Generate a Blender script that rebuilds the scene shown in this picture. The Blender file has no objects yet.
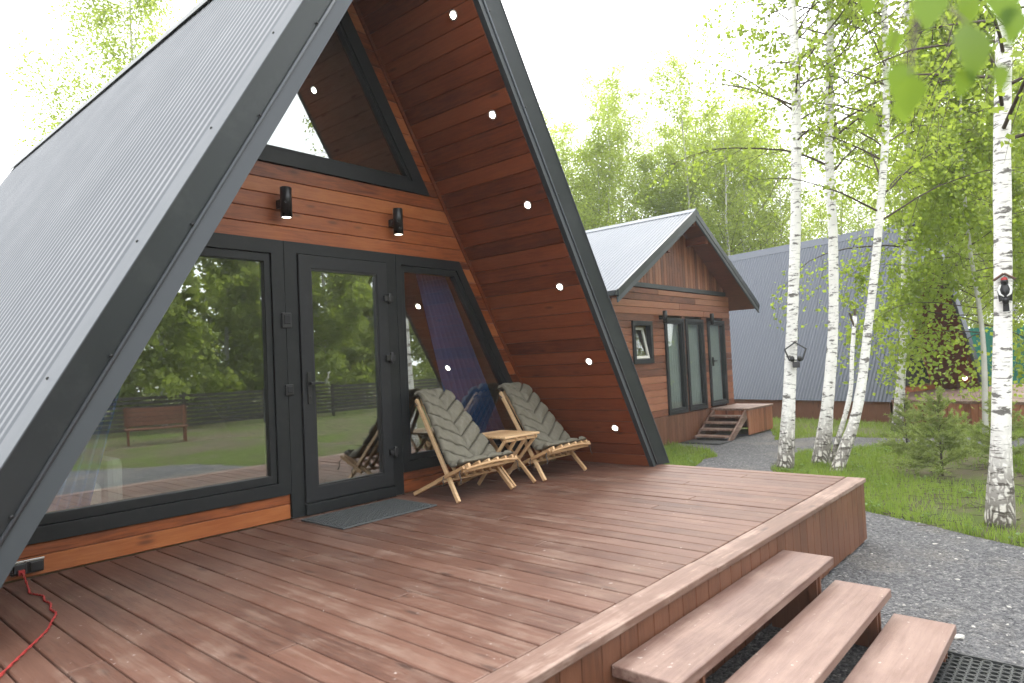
import bpy, bmesh, math, random
import numpy as np
from mathutils import Vector, Matrix
rad = math.radians
S = bpy.context.scene
COL = S.collection
RNG = np.random.default_rng(7)
random.seed(7)
G = -0.577                       # ground level; the deck top is z = 0, the cabin front is y = 0

# ------------------------------------------------------------------ mesh builder
class MB:
    def __init__(s): s.v = []; s.f = []; s.r = []; s.sm = []
    def add(s, vs, fs, r=None, smooth=False):
        o = len(s.v); s.v += [tuple(map(float, v)) for v in vs]
        if r is None: r = random.random()
        for f in fs: s.f.append([i + o for i in f]); s.r.append(r); s.sm.append(smooth)
    def box(s, x0, x1, y0, y1, z0, z1, r=None):
        s.add([(x0,y0,z0),(x1,y0,z0),(x1,y1,z0),(x0,y1,z0),(x0,y0,z1),(x1,y0,z1),(x1,y1,z1),(x0,y1,z1)],
              [(0,3,2,1),(4,5,6,7),(0,1,5,4),(1,2,6,5),(2,3,7,6),(3,0,4,7)], r)
    def hexa(s, b, t, r=None):      # four bottom and four top corners
        s.add(list(b)+list(t), [(0,3,2,1),(4,5,6,7),(0,1,5,4),(1,2,6,5),(2,3,7,6),(3,0,4,7)], r)
    def prism(s, poly, y0, y1, r=None):   # polygon in x-z, counter-clockwise seen from -y
        n = len(poly)
        vs = [(x, y0, z) for x, z in poly] + [(x, y1, z) for x, z in poly]
        fs = [tuple(range(n)), tuple(range(2*n-1, n-1, -1))]
        for i in range(n):
            j = (i+1) % n; fs.append((i, i+n, j+n, j))
        s.add(vs, fs, r)
    def ring(s, a, b, y0, y1, r=None):    # frame between outline a and inner outline b
        n = len(a)
        vs = [(x,y0,z) for x,z in a]+[(x,y0,z) for x,z in b]+[(x,y1,z) for x,z in a]+[(x,y1,z) for x,z in b]
        fs = []
        for i in range(n):
            j = (i+1) % n
            fs += [(i,j,j+n,i+n),(i+2*n,i+3*n,j+3*n,j+2*n),(i,i+2*n,j+2*n,j),(i+n,j+n,j+3*n,i+3*n)]
        s.add(vs, fs, r)
    def bar(s, p, q, w, h=None, up=(0,0,1), r=None):
        h = h or w; p = Vector(p); q = Vector(q); d = (q-p).normalized(); u = Vector(up)
        sx = d.cross(u)
        if sx.length < 1e-4: sx = d.cross(Vector((1,0,0)))
        sx.normalize(); u = sx.cross(d).normalized(); a = sx*w/2; b = u*h/2
        s.hexa([p-a-b,p+a-b,p+a+b,p-a+b],[q-a-b,q+a-b,q+a+b,q-a+b], r)
    def tube(s, pts, rads, n=8, r=None, cap=True):
        P = [Vector(p) for p in pts]; m = len(P)
        if not hasattr(rads, '__len__'): rads = [rads]*m
        vs = []; prev = None
        for i in range(m):
            d = (P[min(i+1,m-1)]-P[max(i-1,0)])
            d = d.normalized() if d.length > 1e-9 else Vector((0,0,1))
            if prev is None:
                a = d.orthogonal().normalized()
            else:
                a = prev - d*prev.dot(d)
                a = a.normalized() if a.length > 1e-6 else d.orthogonal().normalized()
            prev = a; b = d.cross(a)
            for k in range(n):
                t = 2*math.pi*k/n; vs.append(P[i]+(a*math.cos(t)+b*math.sin(t))*rads[i])
        fs = []
        for i in range(m-1):
            for k in range(n):
                k2 = (k+1)%n; fs.append((i*n+k, i*n+k2, (i+1)*n+k2, (i+1)*n+k))
        if cap: fs += [tuple(range(n-1,-1,-1)), tuple((m-1)*n+k for k in range(n))]
        s.add(vs, fs, r, True)
    def lathe(s, c, prof, n=20, ax='z', r=None):
        vs = []
        for (rr, z) in prof:
            for k in range(n):
                t = 2*math.pi*k/n; a, b = rr*math.cos(t), rr*math.sin(t)
                vs.append({'z':(c[0]+a,c[1]+b,c[2]+z),'y':(c[0]+a,c[1]+z,c[2]+b),'x':(c[0]+z,c[1]+a,c[2]+b)}[ax])
        fs = []; m = len(prof)
        for i in range(m-1):
            for k in range(n):
                k2=(k+1)%n; fs.append((i*n+k,i*n+k2,(i+1)*n+k2,(i+1)*n+k))
        fs += [tuple(range(n-1,-1,-1)), tuple((m-1)*n+k for k in range(n))]
        s.add(vs, fs, r, True)
    def ell(s, c, rx, ry, rz, n=14, m=9, r=None):
        vs = [];fs=[]
        for i in range(1, m):
            p = math.pi*i/m
            for k in range(n):
                t = 2*math.pi*k/n; vs.append((c[0]+rx*math.sin(p)*math.cos(t), c[1]+ry*math.sin(p)*math.sin(t), c[2]+rz*math.cos(p)))
        a=len(vs); vs += [(c[0],c[1],c[2]+rz),(c[0],c[1],c[2]-rz)]
        for i in range(m-2):
            for k in range(n):
                k2=(k+1)%n; fs.append((i*n+k,(i+1)*n+k,(i+1)*n+k2,i*n+k2))
        for k in range(n):
            k2=(k+1)%n; fs.append((a,k,k2)); fs.append((a+1,(m-2)*n+k2,(m-2)*n+k))
        s.add(vs, fs, r, True)
    def build(s, name, mat, parent=None, bevel=0, seg=2, fix=True):
        me = bpy.data.meshes.new(name); me.from_pydata(s.v, [], s.f)
        at = me.attributes.new('rnd', 'FLOAT', 'FACE'); at.data.foreach_set('value', s.r)
        me.polygons.foreach_set('use_smooth', s.sm)
        if fix:
            bm = bmesh.new(); bm.from_mesh(me); bmesh.ops.recalc_face_normals(bm, faces=bm.faces); bm.to_mesh(me); bm.free()
        me.materials.append(mat); me.update()
        o = bpy.data.objects.new(name, me); COL.objects.link(o)
        if parent: o.parent = parent
        if bevel:
            b = o.modifiers.new('bevel','BEVEL'); b.width = bevel; b.segments = seg; b.limit_method = 'ANGLE'; b.angle_limit = rad(35); b.harden_normals = False
        return o

def np_mesh(name, V, F, mat, parent=None, rnd=None, smooth=False):
    """V (n,3), F (m,k) arrays with equal face size."""
    me = bpy.data.meshes.new(name); V = np.asarray(V, np.float32); F = np.asarray(F, np.int32); k = F.shape[1]
    me.vertices.add(len(V)); me.vertices.foreach_set('co', V.ravel())
    me.loops.add(F.size); me.loops.foreach_set('vertex_index', F.ravel())
    me.polygons.add(len(F)); me.polygons.foreach_set('loop_start', np.arange(0, F.size, k, dtype=np.int32))
    me.polygons.foreach_set('use_smooth', np.full(len(F), smooth, bool))
    me.update(calc_edges=True)
    if rnd is not None:
        at = me.attributes.new('rnd','FLOAT','FACE'); at.data.foreach_set('value', np.asarray(rnd,np.float32))
    me.materials.append(mat)
    o = bpy.data.objects.new(name, me); COL.objects.link(o)
    if parent: o.parent = parent
    return o

def empty(name, loc=(0,0,0), rz=0):
    o = bpy.data.objects.new(name, None); o.empty_display_size = .2; COL.objects.link(o)
    o.location = loc; o.rotation_euler = (0,0,rz); return o
def tag(o, label, cat, group=None):
    o['label'] = label; o['category'] = cat
    if group: o['group'] = group
    return o
def thing(name, label, cat, loc=(0,0,0), rz=0, group=None): return tag(empty(name, loc, rz), label, cat, group)
def struct(o): o['kind'] = 'structure'; return o
def stuff(o, label, cat): o['kind'] = 'stuff'; return tag(o, label, cat)
def copy_tree(o, parent=None):
    c = o.copy(); COL.objects.link(c)
    if parent: c.parent = parent
    for ch in list(o.children): copy_tree(ch, c)
    return c

# ------------------------------------------------------------------ materials
def nmat(name):
    m = bpy.data.materials.new(name); m.use_nodes = True; nt = m.node_tree
    for n in list(nt.nodes): nt.nodes.remove(n)
    out = nt.nodes.new('ShaderNodeOutputMaterial'); return m, nt, out
def N(nt, t, **kw):
    n = nt.nodes.new(t)
    for k, v in kw.items():
        if k.startswith('i_'):
            key = k[2:]; key = int(key) if key.isdigit() else key.replace('_',' ')
            n.inputs[key].default_value = v
        else: setattr(n, k, v)
    return n
def L(nt, a, b): nt.links.new(a, b)
def ramp(nt, fac, stops):
    r = N(nt,'ShaderNodeValToRGB'); e = r.color_ramp.elements
    while len(e) > 1: e.remove(e[-1])
    e[0].position = stops[0][0]; e[0].color = (*stops[0][1],1) if len(stops[0][1])==3 else stops[0][1]
    for p, c in stops[1:]:
        k = e.new(p); k.color = (*c,1)
    if fac is not None: L(nt, fac, r.inputs[0])
    return r.outputs[0]
def mixc(nt, fac, a, b, mode='MIX'):
    m = N(nt,'ShaderNodeMix', data_type='RGBA', blend_type=mode)
    for s, val in ((0,fac),(6,a),(7,b)):
        if isinstance(val,(int,float)): m.inputs[s].default_value = val
        elif isinstance(val,tuple): m.inputs[s].default_value = (*val,1) if len(val)==3 else val
        else: L(nt, val, m.inputs[s])
    return m.outputs[2]
def math_(nt, op, a, b=None, clamp=False):
    m = N(nt,'ShaderNodeMath', operation=op, use_clamp=clamp)
    for s, val in ((0,a),(1,b)):
        if val is None: continue
        if isinstance(val,(int,float)): m.inputs[s].default_value = val
        else: L(nt, val, m.inputs[s])
    return m.outputs[0]
def noise(nt, vec, scale, detail=4, rough=.6, dist=0.):
    n = N(nt,'ShaderNodeTexNoise'); n.inputs['Scale'].default_value = scale; n.inputs['Detail'].default_value = detail
    n.inputs['Roughness'].default_value = rough; n.inputs['Distortion'].default_value = dist
    if vec is not None: L(nt, vec, n.inputs['Vector'])
    return n.outputs[0]
def mapped(nt, src, scale):
    m = N(nt,'ShaderNodeMapping'); m.inputs['Scale'].default_value = scale; L(nt, src, m.inputs['Vector']); return m.outputs[0]
def bump(nt, h, strength=.3, dist=.01):
    b = N(nt,'ShaderNodeBump'); b.inputs['Strength'].default_value = strength; b.inputs['Distance'].default_value = dist
    L(nt, h, b.inputs['Height']); return b.outputs[0]
def bsdf(nt, out, col=None, rough=.6, metal=0., spec=.5, normal=None):
    p = N(nt,'ShaderNodeBsdfPrincipled'); p.inputs['Metallic'].default_value = metal
    p.inputs['Specular IOR Level'].default_value = spec
    if isinstance(col, tuple): p.inputs['Base Color'].default_value = (*col,1)
    elif col is not None: L(nt, col, p.inputs['Base Color'])
    if isinstance(rough,(int,float)): p.inputs['Roughness'].default_value = rough
    else: L(nt, rough, p.inputs['Roughness'])
    if normal is not None: L(nt, normal, p.inputs['Normal'])
    L(nt, p.outputs[0], out.inputs[0]); return p

def wood(name, dark, mid, light, axis='x', rough=.55, knots=True, wear=None, grain=1., bstr=.25, spec=.4, vary=.55):
    """stained boards: tone per board from the face attribute 'rnd', grain along an axis, knots, optional scuffs."""
    m, nt, out = nmat(name)
    tc = N(nt,'ShaderNodeTexCoord').outputs['Object']
    at = N(nt,'ShaderNodeAttribute', attribute_name='rnd').outputs['Fac']
    off = N(nt,'ShaderNodeCombineXYZ'); 
    k = math_(nt,'MULTIPLY',at,37.)
    for i in range(3): L(nt,k,off.inputs[i])
    add = N(nt,'ShaderNodeVectorMath',operation='ADD'); L(nt,tc,add.inputs[0]); L(nt,off.outputs[0],add.inputs[1])
    sc = {'x':(1.1,14,14),'y':(14,1.1,14),'z':(14,14,1.1)}[axis]
    v = mapped(nt, add.outputs[0], tuple(a*grain for a in sc))
    g1 = noise(nt, v, 3., 6, .65, .6)
    g2 = noise(nt, v, 14., 3, .6, .2)
    blot = noise(nt, add.outputs[0], 2.2, 3, .6)
    f = math_(nt,'ADD', math_(nt,'MULTIPLY',g1,.62), math_(nt,'MULTIPLY',g2,.2))
    f = math_(nt,'ADD', f, math_(nt,'MULTIPLY', math_(nt,'SUBTRACT',blot,.5), .35))
    f = math_(nt,'ADD', f, math_(nt,'MULTIPLY', math_(nt,'SUBTRACT',at,.5), vary))
    col = ramp(nt, f, [(.16,dark),(.42,mid),(.75,light)])
    if knots:
        ks = {'x':(1.6,6,6),'y':(6,1.6,6),'z':(6,6,1.6)}[axis]
        vo = N(nt,'ShaderNodeTexVoronoi'); vo.inputs['Scale'].default_value = 1.3; L(nt, mapped(nt,add.outputs[0],ks), vo.inputs['Vector'])
        kd = ramp(nt, vo.outputs['Distance'], [(.05,(1,1,1)),(.16,(0,0,0))])
        col = mixc(nt, math_(nt,'MULTIPLY',kd,.65), col, tuple(c*.35 for c in dark))
    rg = rough
    if wear:
        w1 = noise(nt, mapped(nt, add.outputs[0], tuple(a*.35 for a in sc)), 3.2, 8, .75, .4)
        w2 = noise(nt, tc, 3.4, 5, .65)
        wf = math_(nt,'ADD', w1, math_(nt,'MULTIPLY',math_(nt,'SUBTRACT',w2,.5),.7))
        wf = ramp(nt, wf, [(wear[1],(0,0,0)),(wear[2],(1,1,1))])
        col = mixc(nt, math_(nt,'MULTIPLY',wf,wear[3]), col, wear[0])
        sp = noise(nt, tc, 34., 2, .5)
        spm = ramp(nt, math_(nt,'ADD',sp,math_(nt,'MULTIPLY',math_(nt,'SUBTRACT',w2,.5),.35)), [(.725,(0,0,0)),(.765,(1,1,1))])
        col = mixc(nt, math_(nt,'MULTIPLY',spm,.55), col, (.46,.40,.37))
        rg = math_(nt,'ADD', math_(nt,'MULTIPLY',wf,.2), rough)
    h = math_(nt,'ADD', g1, math_(nt,'MULTIPLY',g2,.5))
    bsdf(nt, out, col, rg, 0, spec, bump(nt, h, bstr, .006)); return m

def paint(name, col, rough=.45, metal=0., var=.25, scale=3., spec=.5, bs=.05, dust=None):
    m, nt, out = nmat(name); tc = N(nt,'ShaderNodeTexCoord').outputs['Object']
    n1 = noise(nt, tc, scale, 5, .65); n2 = noise(nt, tc, scale*18, 3, .6)
    c = mixc(nt, n1, tuple(x*(1-var) for x in col), tuple(min(1,x*(1+var)) for x in col))
    if dust:
        d = ramp(nt, noise(nt, tc, scale*2.3, 8, .7), [(.5,(0,0,0)),(.72,(1,1,1))])
        c = mixc(nt, math_(nt,'MULTIPLY',d,dust[1]), c, dust[0])
    r = math_(nt,'ADD', math_(nt,'MULTIPLY',math_(nt,'SUBTRACT',n1,.5),.25), rough)
    bsdf(nt, out, c, r, metal, spec, bump(nt, n2, bs, .004)); return m

def emis(name, col, st):
    m, nt, out = nmat(name); e = N(nt,'ShaderNodeEmission'); e.inputs[0].default_value=(*col,1); e.inputs[1].default_value=st
    L(nt,e.outputs[0],out.inputs[0]); return m

def glass(name, tint=(.62,.66,.64), base=.10, ior=1.5, scale=1.):
    m, nt, out = nmat(name); tc = N(nt,'ShaderNodeTexCoord').outputs['Object']
    tr = N(nt,'ShaderNodeBsdfTransparent'); tr.inputs[0].default_value=(*tint,1)
    gl = N(nt,'ShaderNodeBsdfGlossy'); gl.inputs[0].default_value=(.95,.97,.96,1); gl.inputs['Roughness'].default_value=.0
    L(nt, bump(nt, noise(nt, tc, 1.3, 1, .4), .05, .01), gl.inputs['Normal'])
    lw = N(nt,'ShaderNodeLayerWeight'); lw.inputs[0].default_value = .5
    f = math_(nt,'ADD', math_(nt,'MULTIPLY',math_(nt,'POWER',lw.outputs['Facing'],5.),.96), .04+base, True)
    mx = N(nt,'ShaderNodeMixShader'); L(nt,f,mx.inputs[0]); L(nt,tr.outputs[0],mx.inputs[1]); L(nt,gl.outputs[0],mx.inputs[2])
    L(nt,mx.outputs[0],out.inputs[0]); return m

def leafmat(name, c0, c1, trans=.45, rough=.45):
    m, nt, out = nmat(name)
    at = N(nt,'ShaderNodeAttribute', attribute_name='rnd').outputs['Fac']
    oi = N(nt,'ShaderNodeObjectInfo').outputs['Random']
    f = math_(nt,'ADD', math_(nt,'MULTIPLY',at,.75), math_(nt,'MULTIPLY',oi,.25))
    col = mixc(nt, f, c0, c1)
    p = N(nt,'ShaderNodeBsdfPrincipled'); L(nt,col,p.inputs['Base Color']); p.inputs['Roughness'].default_value=rough; p.inputs['Specular IOR Level'].default_value=.35
    t = N(nt,'ShaderNodeBsdfTranslucent'); L(nt, mixc(nt,.35,col,(.36,.42,.05)), t.inputs[0])
    mx = N(nt,'ShaderNodeMixShader'); mx.inputs[0].default_value=trans; L(nt,p.outputs[0],mx.inputs[1]); L(nt,t.outputs[0],mx.inputs[2])
    L(nt,mx.outputs[0],out.inputs[0]); return m

def birchmat(name, white=(.80,.785,.745), base_z=G):
    m, nt, out = nmat(name)
    tc = N(nt,'ShaderNodeTexCoord').outputs['Object']
    geo = N(nt,'ShaderNodeNewGeometry').outputs['Position']; sx = N(nt,'ShaderNodeSeparateXYZ'); L(nt,geo,sx.inputs[0])
    z = math_(nt,'SUBTRACT', sx.outputs[2], base_z)
    # lenticels: short dark horizontal dashes
    lt = noise(nt, mapped(nt,tc,(7,7,55)), 1., 3, .6)
    l1 = ramp(nt, lt, [(.585,(0,0,0)),(.645,(1,1,1))])
    pt = noise(nt, mapped(nt,tc,(3.2,3.2,9)), 1.6, 4, .6)
    l2 = ramp(nt, pt, [(.565,(0,0,0)),(.61,(1,1,1))])
    # rough dark fissures near the foot
    vo = N(nt,'ShaderNodeTexVoronoi', feature='DISTANCE_TO_EDGE'); vo.inputs['Scale'].default_value=1.
    wv = N(nt,'ShaderNodeVectorMath',operation='ADD'); L(nt,mapped(nt,tc,(19,19,7.5)),wv.inputs[0])
    nz = N(nt,'ShaderNodeTexNoise'); nz.inputs['Scale'].default_value=9; L(nt,tc,nz.inputs['Vector']); L(nt,nz.outputs['Color'],wv.inputs[1])
    L(nt,wv.outputs[0],vo.inputs['Vector'])
    fis = ramp(nt, vo.outputs['Distance'], [(.10,(1,1,1)),(.24,(0,0,0))])
    foot = N(nt,'ShaderNodeMapRange'); L(nt,math_(nt,'ADD',z,math_(nt,'MULTIPLY',noise(nt,tc,3.),.7)),foot.inputs[0])
    foot.inputs[1].default_value=.35; foot.inputs[2].default_value=1.35; foot.inputs[3].default_value=1; foot.inputs[4].default_value=0
    fz = math_(nt,'MULTIPLY', fis, foot.outputs[0])
    tone = mixc(nt, noise(nt,tc,4.,5,.6), tuple(c*.72 for c in white), tuple(min(1,c*1.12) for c in white))
    tone = mixc(nt, math_(nt,'MULTIPLY',foot.outputs[0],.45), tone, (.42,.36,.28))
    col = mixc(nt, math_(nt,'MULTIPLY',l1,.75), tone, (.10,.085,.07))
    col = mixc(nt, math_(nt,'MULTIPLY',l2,.85), col, (.05,.042,.035))
    col = mixc(nt, math_(nt,'MULTIPLY',fz,.9), col, (.06,.048,.038))
    hgt = math_(nt,'SUBTRACT', noise(nt,tc,22.,4), math_(nt,'MULTIPLY',fz,1.2))
    bsdf(nt, out, col, .75, 0, .25, bump(nt, hgt, .5, .012)); return m

M = {}
M['clad'] = wood('facade_wood', (.085,.020,.006),(.255,.070,.019),(.38,.135,.042),'x',.45,spec=.4,vary=.45)
M['soff'] = wood('soffit_wood', (.07,.016,.006),(.165,.040,.013),(.24,.070,.024),'y',.5,spec=.25,vary=.34)
M['deck'] = wood('deck_wood', (.064,.0275,.018),(.110,.050,.0325),(.163,.083,.058),'y',.55,knots=True,wear=((.25,.175,.135),.48,.74,.55),vary=.22,spec=.35,bstr=.4)
M['trimw'] = wood('trim_wood', (.085,.043,.030),(.145,.080,.058),(.205,.125,.096),'x',.55,wear=((.38,.28,.23),.48,.70,.7),vary=.3)
M['tread'] = wood('tread_wood', (.105,.054,.041),(.163,.095,.075),(.225,.143,.116),'x',.5,knots=False,wear=((.33,.235,.19),.46,.70,.5),vary=.3)
M['skirt'] = wood('skirt_wood', (.072,.026,.012),(.130,.051,.026),(.185,.080,.045),'z',.5,vary=.25)
M['hwood'] = wood('house_wood', (.115,.038,.019),(.25,.088,.044),(.34,.145,.082),'x',.5,vary=.5)
M['hvert'] = wood('gable_wood', (.115,.038,.019),(.255,.09,.044),(.34,.145,.082),'z',.5,vary=.5)
M['chairw'] = wood('chair_wood', (.36,.21,.10),(.56,.36,.19),(.70,.50,.30),'y',.5,knots=False,grain=1.6,vary=.35)
M['chairx'] = wood('table_wood', (.36,.21,.10),(.56,.36,.19),(.70,.50,.30),'x',.5,knots=False,grain=1.6,vary=.35)
M['floor'] = wood('interior_floor_wood', (.30,.22,.15),(.45,.35,.25),(.55,.44,.32),'y',.35,vary=.3)
M['lining'] = wood('interior_lining_wood', (.36,.26,.17),(.50,.38,.26),(.60,.48,.35),'y',.5,vary=.3)
M['graph'] = paint('graphite_metal', (.023,.028,.031), .42, .2, .18, 2., .5, .04, ((.07,.075,.075),.25))
M['band'] = paint('lit_barge_metal', (.033,.039,.045), .42, .2, .12, 2., .5, .03)  # same metal as the upper flashing, toned lighter for the light it catches
M['trimm'] = paint('grey_flashing_metal', (.066,.074,.085), .6, 0., .12, 2., .5, .03)
M['roof'] = paint('corrugated_metal', (.062,.069,.080), .46, .1, .10, 1.2, .5, .02, ((.11,.115,.125),.18))
M['roofh'] = paint('pale_corrugated_metal', (.165,.178,.20), .6, 0., .08, 1.2, .2, .02)
M['rooff'] = paint('blue_grey_metal', (.072,.081,.100), .42, .4, .08, 1.2, .5, .02)
M['frame'] = paint('anthracite_frame', (.0095,.0115,.0125), .5, 0, .2, 4., .3, .06, ((.030,.031,.031),.25))
M['leafm'] = paint('anthracite_door', (.0145,.016,.018), .5, 0, .15, 4., .3, .06, ((.04,.04,.04),.22))
M['black'] = paint('black_plastic', (.012,.012,.013), .35, 0, .2, 9.)
M['sconce'] = paint('black_satin_metal', (.014,.014,.015), .3, .3, .1, 9.)
M['steel'] = paint('steel', (.55,.55,.53), .3, 1., .1, 9.)
M['cush'] = None
M['cord'] = paint('red_cord', (.36,.030,.028), .55, 0, .2, 20.)
M['tie'] = paint('dark_string', (.06,.055,.05), .8, 0, .2, 20.)
M['mat'] = paint('grey_doormat', (.060,.064,.066), .9, 0, .4, 26., .2, .8, ((.13,.13,.125),.4))
M['matedge'] = paint('doormat_edging', (.078,.084,.085), .8, 0, .2, 20., .2, .4)
M['rubber'] = paint('black_rubber', (.022,.024,.024), .55, 0, .3, 12., .4, .2, ((.12,.11,.10),.35))
M['blue'] = paint('blue_curtain_cloth', (.055,.135,.36), .85, 0, .2, 5., .2, .2)
M['pale'] = paint('pale_upholstery', (.66,.64,.59), .8, 0, .1, 5., .2, .2)
M['sheer'] = paint('pale_net_curtain', (.30,.33,.32), .85, 0, .15, 4., .2, .2)
M['green'] = paint('green_sheet_metal', (.012,.15,.105), .4, .2, .15, 2.)
M['soil'] = paint('dark_soil', (.05,.04,.03), .95, 0, .4, 6., .1, .8)
M['lamp'] = emis('downlight_lens', (1.,.92,.78), 12.)
M['glass'] = glass('window_glass', (.90,.93,.91), .21, 1.5)
M['hglass'] = glass('house_glass', (.92,.94,.92), .02, 1.5)
M['bark'] = birchmat('birch_bark')
M['bark2'] = paint('woodland_bark', (.46,.45,.41), .85, 0, .45, 3., .2, .4)
M['twig'] = paint('dark_twig_bark', (.075,.058,.045), .8, 0, .3, 14., .2, .3)
M['fence'] = paint('weathered_dark_wood', (.035,.032,.030), .8, 0, .4, 3., .2, .3)
M['leafn'] = leafmat('young_birch_leaves', (.20,.295,.03),(.32,.41,.06), .65)
M['leaff'] = leafmat('woodland_leaves', (.27,.36,.055),(.38,.455,.095), .8)
M['leafd'] = leafmat('yard_tree_leaves', (.20,.27,.04),(.30,.36,.07), .65)  # own leaf green of the trees across the yard
M['leafc'] = leafmat('fresh_leaf_close', (.075,.16,.016),(.15,.26,.035), .5, .4)
M['spruce'] = leafmat('spruce_needles', (.17,.22,.055),(.31,.37,.13), .45, .6)
M['grassb'] = leafmat('grass_blades', (.10,.19,.02),(.25,.34,.07), .5, .5)
M['weedm'] = leafmat('weed_leaves', (.06,.13,.02),(.13,.22,.04), .35, .5)

def cushion_mat():
    m, nt, out = nmat('khaki_quilted_fabric'); tc = N(nt,'ShaderNodeTexCoord').outputs['Object']
    c = mixc(nt, noise(nt,tc,9.,4,.6), (.115,.107,.082), (.18,.168,.132))
    w = noise(nt, tc, 420., 2, .5)
    bsdf(nt, out, c, .85, 0, .2, bump(nt, w, .25, .002)); return m
M['cush'] = cushion_mat()

def ground_mat():
    m, nt, out = nmat('lawn_soil'); tc = N(nt,'ShaderNodeTexCoord').outputs['Object']
    a = noise(nt,tc,.55,5,.6); b = noise(nt,tc,6.,6,.7); c = noise(nt,tc,60.,4,.7)
    g = mixc(nt, b, (.08,.12,.025), (.16,.20,.05))
    d = mixc(nt, c, (.11,.085,.055), (.23,.195,.14))
    f = ramp(nt, math_(nt,'ADD',math_(nt,'MULTIPLY',a,.6),math_(nt,'MULTIPLY',b,.45)), [(.47,(0,0,0)),(.60,(1,1,1))])
    col = mixc(nt, f, g, d)
    bsdf(nt, out, mixc(nt, c, col, mixc(nt,.5,col,(.03,.035,.015))), .95, 0, .1, bump(nt, math_(nt,'ADD',b,c), .8, .05)); return m
M['ground'] = ground_mat()
def gravel_mat():
    m, nt, out = nmat('grey_gravel'); tc = N(nt,'ShaderNodeTexCoord').outputs['Object']
    v = N(nt,'ShaderNodeTexVoronoi'); v.inputs['Scale'].default_value=42.; L(nt,tc,v.inputs['Vector'])
    v2 = N(nt,'ShaderNodeTexVoronoi'); v2.inputs['Scale'].default_value=95.; L(nt,tc,v2.inputs['Vector'])
    s1 = N(nt,'ShaderNodeSeparateColor'); L(nt,v.outputs['Color'],s1.inputs[0]); s2 = N(nt,'ShaderNodeSeparateColor'); L(nt,v2.outputs['Color'],s2.inputs[0])
    t = math_(nt,'ADD', math_(nt,'MULTIPLY',s1.outputs[0],.55), math_(nt,'MULTIPLY',s2.outputs[0],.45))
    col = ramp(nt, t, [(.1,(.045,.045,.049)),(.5,(.105,.104,.108)),(.85,(.17,.166,.163)),(.97,(.33,.32,.305))])
    big = noise(nt,tc,.9,5,.6)
    col = mixc(nt, math_(nt,'MULTIPLY',ramp(nt,big,[(.52,(0,0,0)),(.72,(1,1,1))]),.35), col, (.25,.215,.17))
    col = mixc(nt, math_(nt,'MULTIPLY',ramp(nt,noise(nt,tc,2.3,6,.7),[(.58,(0,0,0)),(.74,(1,1,1))]),.5), col, (.075,.075,.08))
    h = math_(nt,'SUBTRACT', 1., math_(nt,'ADD',v.outputs['Distance'],math_(nt,'MULTIPLY',v2.outputs['Distance'],.5)))
    bsdf(nt, out, col, .9, 0, .2, bump(nt, h, .9, .02)); return m
M['gravel'] = gravel_mat()
M['stone'] = paint('loose_stone', (.14,.138,.14), .9, 0, .6, 9., .2, .4)
M['pstone'] = paint('pale_stone', (.40,.385,.355), .9, 0, .25, 9., .2, .4)
# ------------------------------------------------------------------ A-frame cabin generator
def inset(poly, ds):
    """inset a counter-clockwise convex polygon; ds[i] belongs to edge i -> i+1."""
    n=len(poly); out=[]
    ln=[]
    for i in range(n):
        (x0,z0),(x1,z1)=poly[i],poly[(i+1)%n]; dx,dz=x1-x0,z1-z0; l=math.hypot(dx,dz); nx,nz=-dz/l,dx/l
        ln.append((nx,nz,nx*x0+nz*z0+ds[i]))
    for i in range(n):
        a,b=ln[i-1],ln[i]; det=a[0]*b[1]-a[1]*b[0]
        out.append(((a[2]*b[1]-a[1]*b[2])/det,(a[0]*b[2]-a[2]*b[0])/det))
    return out

class AF:
    """triangle section: inner lining meets z=0 at xc +- W, inner apex at height H."""
    def __init__(s, xc, W, H, y0, y1, thick, zb=0.0):
        s.xc,s.W,s.H,s.y0,s.y1,s.t,s.zb=xc,W,H,y0,y1,thick,zb; s.L=math.hypot(W,H)
    def X(s, side, n, z): return s.xc+side*(s.W*(1-z/s.H)+n*s.L/s.H)
    def Z(s, n): return s.H*(1+n*s.L/(s.H*s.W))
    def slab(s, mb, side, n0, n1, y0a, y1a, y0b=None, zb=None, r=None):
        """plate between perpendicular offsets n0 and n1; front y0a at n0 and y0b at n1."""
        zb=s.zb if zb is None else zb; y0b=y0a if y0b is None else y0b
        P=[(s.X(side,n0,zb),y0a,zb),(s.X(side,n1,zb),y0b,zb),(s.xc,y0b,s.Z(n1)),(s.xc,y0a,s.Z(n0))]
        Q=[(p[0],y1a,p[2]) for p in P]
        mb.hexa(P,Q,r)
    def corr(s, name, side, n, ya, yb, pitch, amp, mat, parent):
        k=12; m=int((yb-ya)/pitch*k)
        ys=ya+np.arange(m+1)*(pitch/k); ph=(np.arange(m+1)%k)/k
        prof=np.clip(1.6*np.sin(2*np.pi*ph),-1,1)*.5+.5
        nn=n+amp*prof
        xb=s.xc+side*(s.W*(1-s.zb/s.H)+nn*s.L/s.H); zt=s.H*(1+nn*s.L/(s.H*s.W))
        V=np.concatenate([np.stack([xb,ys,np.full(m+1,s.zb)],1),np.stack([np.full(m+1,s.xc),ys,zt],1)])
        i=np.arange(m); F=np.stack([i,i+1,i+1+m+1,i+m+1],1)
        if side>0: F=F[:,::-1]
        return np_mesh(name,V,F,mat,parent,smooth=False)

A = AF(1.394, 2.975, 5.056, -1.31, 10.6, .264)
cabin = thing('a_frame_cabin','large A-frame cabin with grey corrugated roof and glazed front behind the red-brown deck','cabin',(A.xc,0,G))
def into(o, root):            # keep world coordinates while parenting to a root that is not at the origin
    o.parent = root; o.matrix_parent_inverse = Matrix.Translation(-Vector(root.location)); return o
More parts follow.
